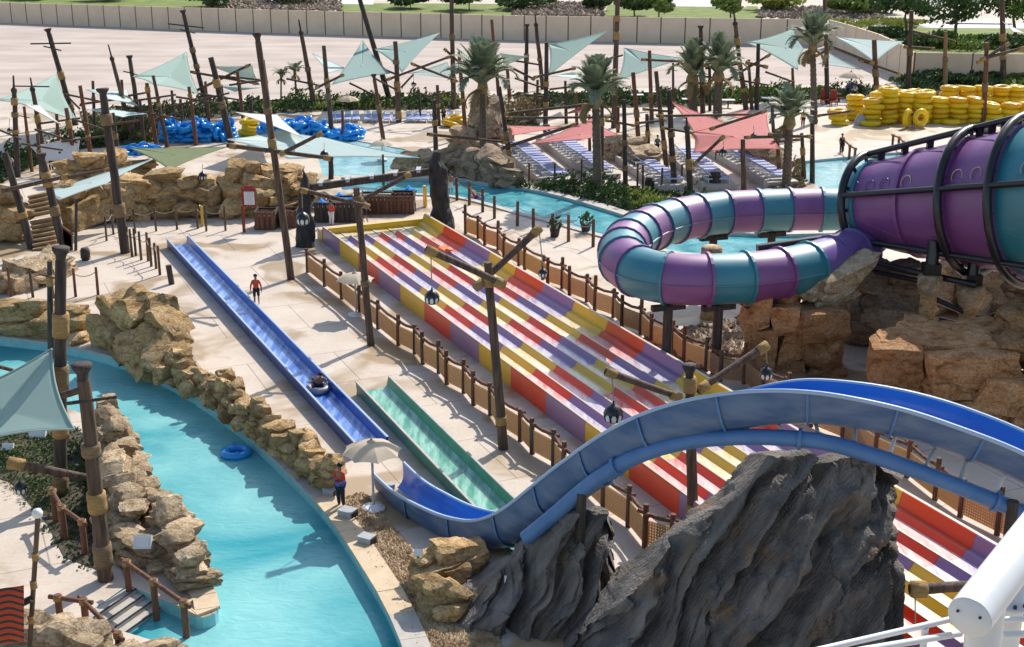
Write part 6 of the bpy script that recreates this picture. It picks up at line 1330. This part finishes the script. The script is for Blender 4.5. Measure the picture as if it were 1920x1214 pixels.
def person(x, y, pose, rz, label, top=None, low='darkcloth', skin='skin', sleeves=False, hgt=1.75, z=0.0, trousers=False):
    key = (pose, skin)
    if key not in CACHE:
        V_, J, E = body_parts(POSES[pose]); CACHE[key] = (V_, skinbody('body', J, E, M[skin]))
    V_, bm_ = CACHE[key]; p = G(x, y, z) if z == 0 else G(x, y, z); s = hgt / 1.8
    root = thing('person', label, 'person', p); Mx = Matrix.Translation(p) @ rotz(rz) @ Matrix.Scale(s, 4); inst('body', bm_, root, Mx)
    def put(name, ks, es, rs_, m):
        k2 = (pose, name, m, trousers, sleeves)
        if k2 not in CACHE: CACHE[k2] = cloth(V_, ks, es, rs_, M[m], name)
        inst(name, CACHE[k2], root, Mx)
    if top:
        ks = ['waist', 'chest', 'neck', 'pelvis'] + ['shr', 'elr', 'shl', 'ell'] + (['wrr', 'wrl'] if sleeves else []); V_['neck2'] = V_['neck']
        rs_ = [(.145, .115), (.175, .13), .06, (.155, .12), .078, .056, .078, .056] + ([.045, .045] if sleeves else [])
        put('shirt', ks, [('pelvis', 'waist'), ('waist', 'chest'), ('chest', 'neck'), ('chest', 'shr'), ('shr', 'elr'), ('chest', 'shl'), ('shl', 'ell')] + ([('elr', 'wrr'), ('ell', 'wrl')] if sleeves else []), rs_, top)
    if low:
        ks = ['pelvis', 'hipr', 'knr', 'hipl', 'knl'] + (['anr', 'anl'] if trousers else []); put('trousers' if trousers else 'shorts', ks, [('pelvis', 'hipr'), ('hipr', 'knr'), ('pelvis', 'hipl'), ('hipl', 'knl')] + ([('knr', 'anr'), ('knl', 'anl')] if trousers else []), [(.16, .125), .10, .085, .10, .085] + ([.06, .06] if trousers else []), low)
    hk = (pose, 'hair')
    if hk not in CACHE:
        h1, h2 = V_['head1'], V_['head2']; CACHE[hk] = MB().lathe(h1 + (h2 - h1) * .2 + Vector((0, .02, 0)), [(.095, .0), (.115, .02), (.11, .07), (.075, .13), (0, .15)], 10).mesh('hair', M['hair'])
    inst('hair', CACHE[hk], root, Mx)
person(482, 573, 'walk', .2, 'lifeguard in orange red long sleeved shirt and dark shorts walking on the deck', 'redshirt', 'darkcloth', sleeves=True)
person(640, 952, 'fold', -.6, 'lifeguard in red shirt with arms folded standing by the river under the beige umbrella', 'redshirt', 'darkcloth', trousers=True)
lg_ = MB().torus(G(640, 952) + Vector((0, 0, 1.0)), .17, .05, 12, 6, sz=2.2).build('waist_bag', M['bluecloth'], label='bright blue bag worn at the waist of the red shirted lifeguard', cat='bag')
person(622, 424, 'fold', 2.6, 'person in red shirt and white trousers at the mat bins', 'redshirt', 'whitecloth', trousers=True)
person(685, 418, 'walk', 1.2, 'person in blue shirt bending by the start of the racing slide', 'bluecloth', 'darkcloth')
person(1577, 289, 'stand', .4, 'person in dark clothes standing beside the side pool', 'darkcloth', 'darkcloth', trousers=True)
person(1232, 292, 'stand', .2, 'person in dark green shirt and trousers standing left of the pink sail', 'greencloth', 'darkcloth', trousers=True)
person(1712, 240, 'carry', .1, 'person carrying two yellow rings in front of the yellow stacks', 'darkcloth', 'darkcloth')
pc = G(1712, 240)
for dx, lab in ((-.62, 'yellow ring held upright in the left hand of the carrier'), (.62, 'yellow ring held upright in the right hand of the carrier')):
    o = inst('swim_ring', RY[0], None, Matrix.Translation(pc + Vector((dx, -.05, .95))) @ rotz(.9 if dx < 0 else .35) @ Matrix.Rotation(pi / 2, 4, 'X') @ Matrix.Scale(.9, 4)); tag(o, lab, 'swim ring')
for x, y, t_, lab in ((97, 322, 'darkcloth', 'left person in dark shirt beside the grey awning at left'), (116, 326, 'darkcloth', 'right person in dark shirt beside the grey awning at left'), (152, 322, 'whitecloth', 'person in white shirt and dark trousers beside the red brown mast at left'), (22, 330, 'whitecloth', 'person in pale shirt at the far left edge'), (1590, 182, 'bluecloth', 'person in blue shirt under the beige umbrella at right'), (1612, 184, 'darkcloth', 'person in black shirt beside the mast by the yellow rings'), (1602, 188, 'whitecloth', 'person in white shirt behind the leftmost yellow stacks'), (815, 236, 'darkcloth', 'left person in dark clothes by the last blue loungers'), (832, 234, 'darkcloth', 'right person in dark clothes by the last blue loungers'), (1505, 240, 'ringyellow2', 'person in yellow top beside the short palm')):
    person(x, y, 'stand', U(-1, 1), lab, t_, 'darkcloth', trousers=True)
person(845, 366, 'stand', .3, 'person in pale shorts standing at the river edge right of the black pillar', None, 'whitecloth')
person(893, 374, 'sit', .8, 'rider sitting in the bright blue ring on the upper river', None, 'mast_red', z=-.02)
rp = G(596, 728, .30)
o = inst('swim_ring', ringmesh('swim_ring', .40, .14, mat('grey_vinyl', (.32, .30, .32), None, .4)), None, Matrix.Translation(rp) @ Matrix.Rotation(.05, 4, 'X')); tag(o, 'grey ring sliding down the blue straight slide with its rider', 'swim ring')
person(596, 726, 'sit', atan2(D_.y, D_.x) + pi / 2 + pi, 'rider lying in the grey ring on the blue straight slide', None, 'darkcloth', z=.26)
# grey awning behind the people at left
sail([(58, 275, 330), (150, 258, 320), (146, 300, 325), (78, 302, 330)], 'paper', 'pale grey awning behind the dark clothed people at left', .04, 'awning')
for x, y, lab in ((1148, 436, 'dark bush pot on the near bank of the upper river'), (1090, 444, 'dark plant pot by the last post of the river fence')):
    c = G(x - 50, y); c.z = 0; o = thing('potted_plant', lab, 'plant', c); MB().lathe(c, [(.25, 0), (.35, .5), (.3, .55), (0, .5)], 9).build('pot', M['wooddark'], o); b = MB(); leafball(b, c + Vector((0, 0, .9)), Vector((.5, .5, .45)), 70, .16); b.build('foliage', M['leaf'], o)
# sandbank under the hump, lower rocks with pebbles by the tube
scatter('rubble', [(1180, 640), (1390, 600), (1390, 705), (1290, 690)], 500, .12, .4, M['rubble'], 77)
# second paving strip left bottom
for o in list(COL.objects):
    if o.parent is None and o.type in ('MESH', 'EMPTY') and not o.get('kind') and not o.get('label'): print('UNLABELLED', o.name)
print('TRIS', sum(len(o.data.loop_triangles) or sum(len(p.vertices) - 2 for p in o.data.polygons) for o in COL.objects if o.type == 'MESH'), 'OBJ', len(COL.objects))
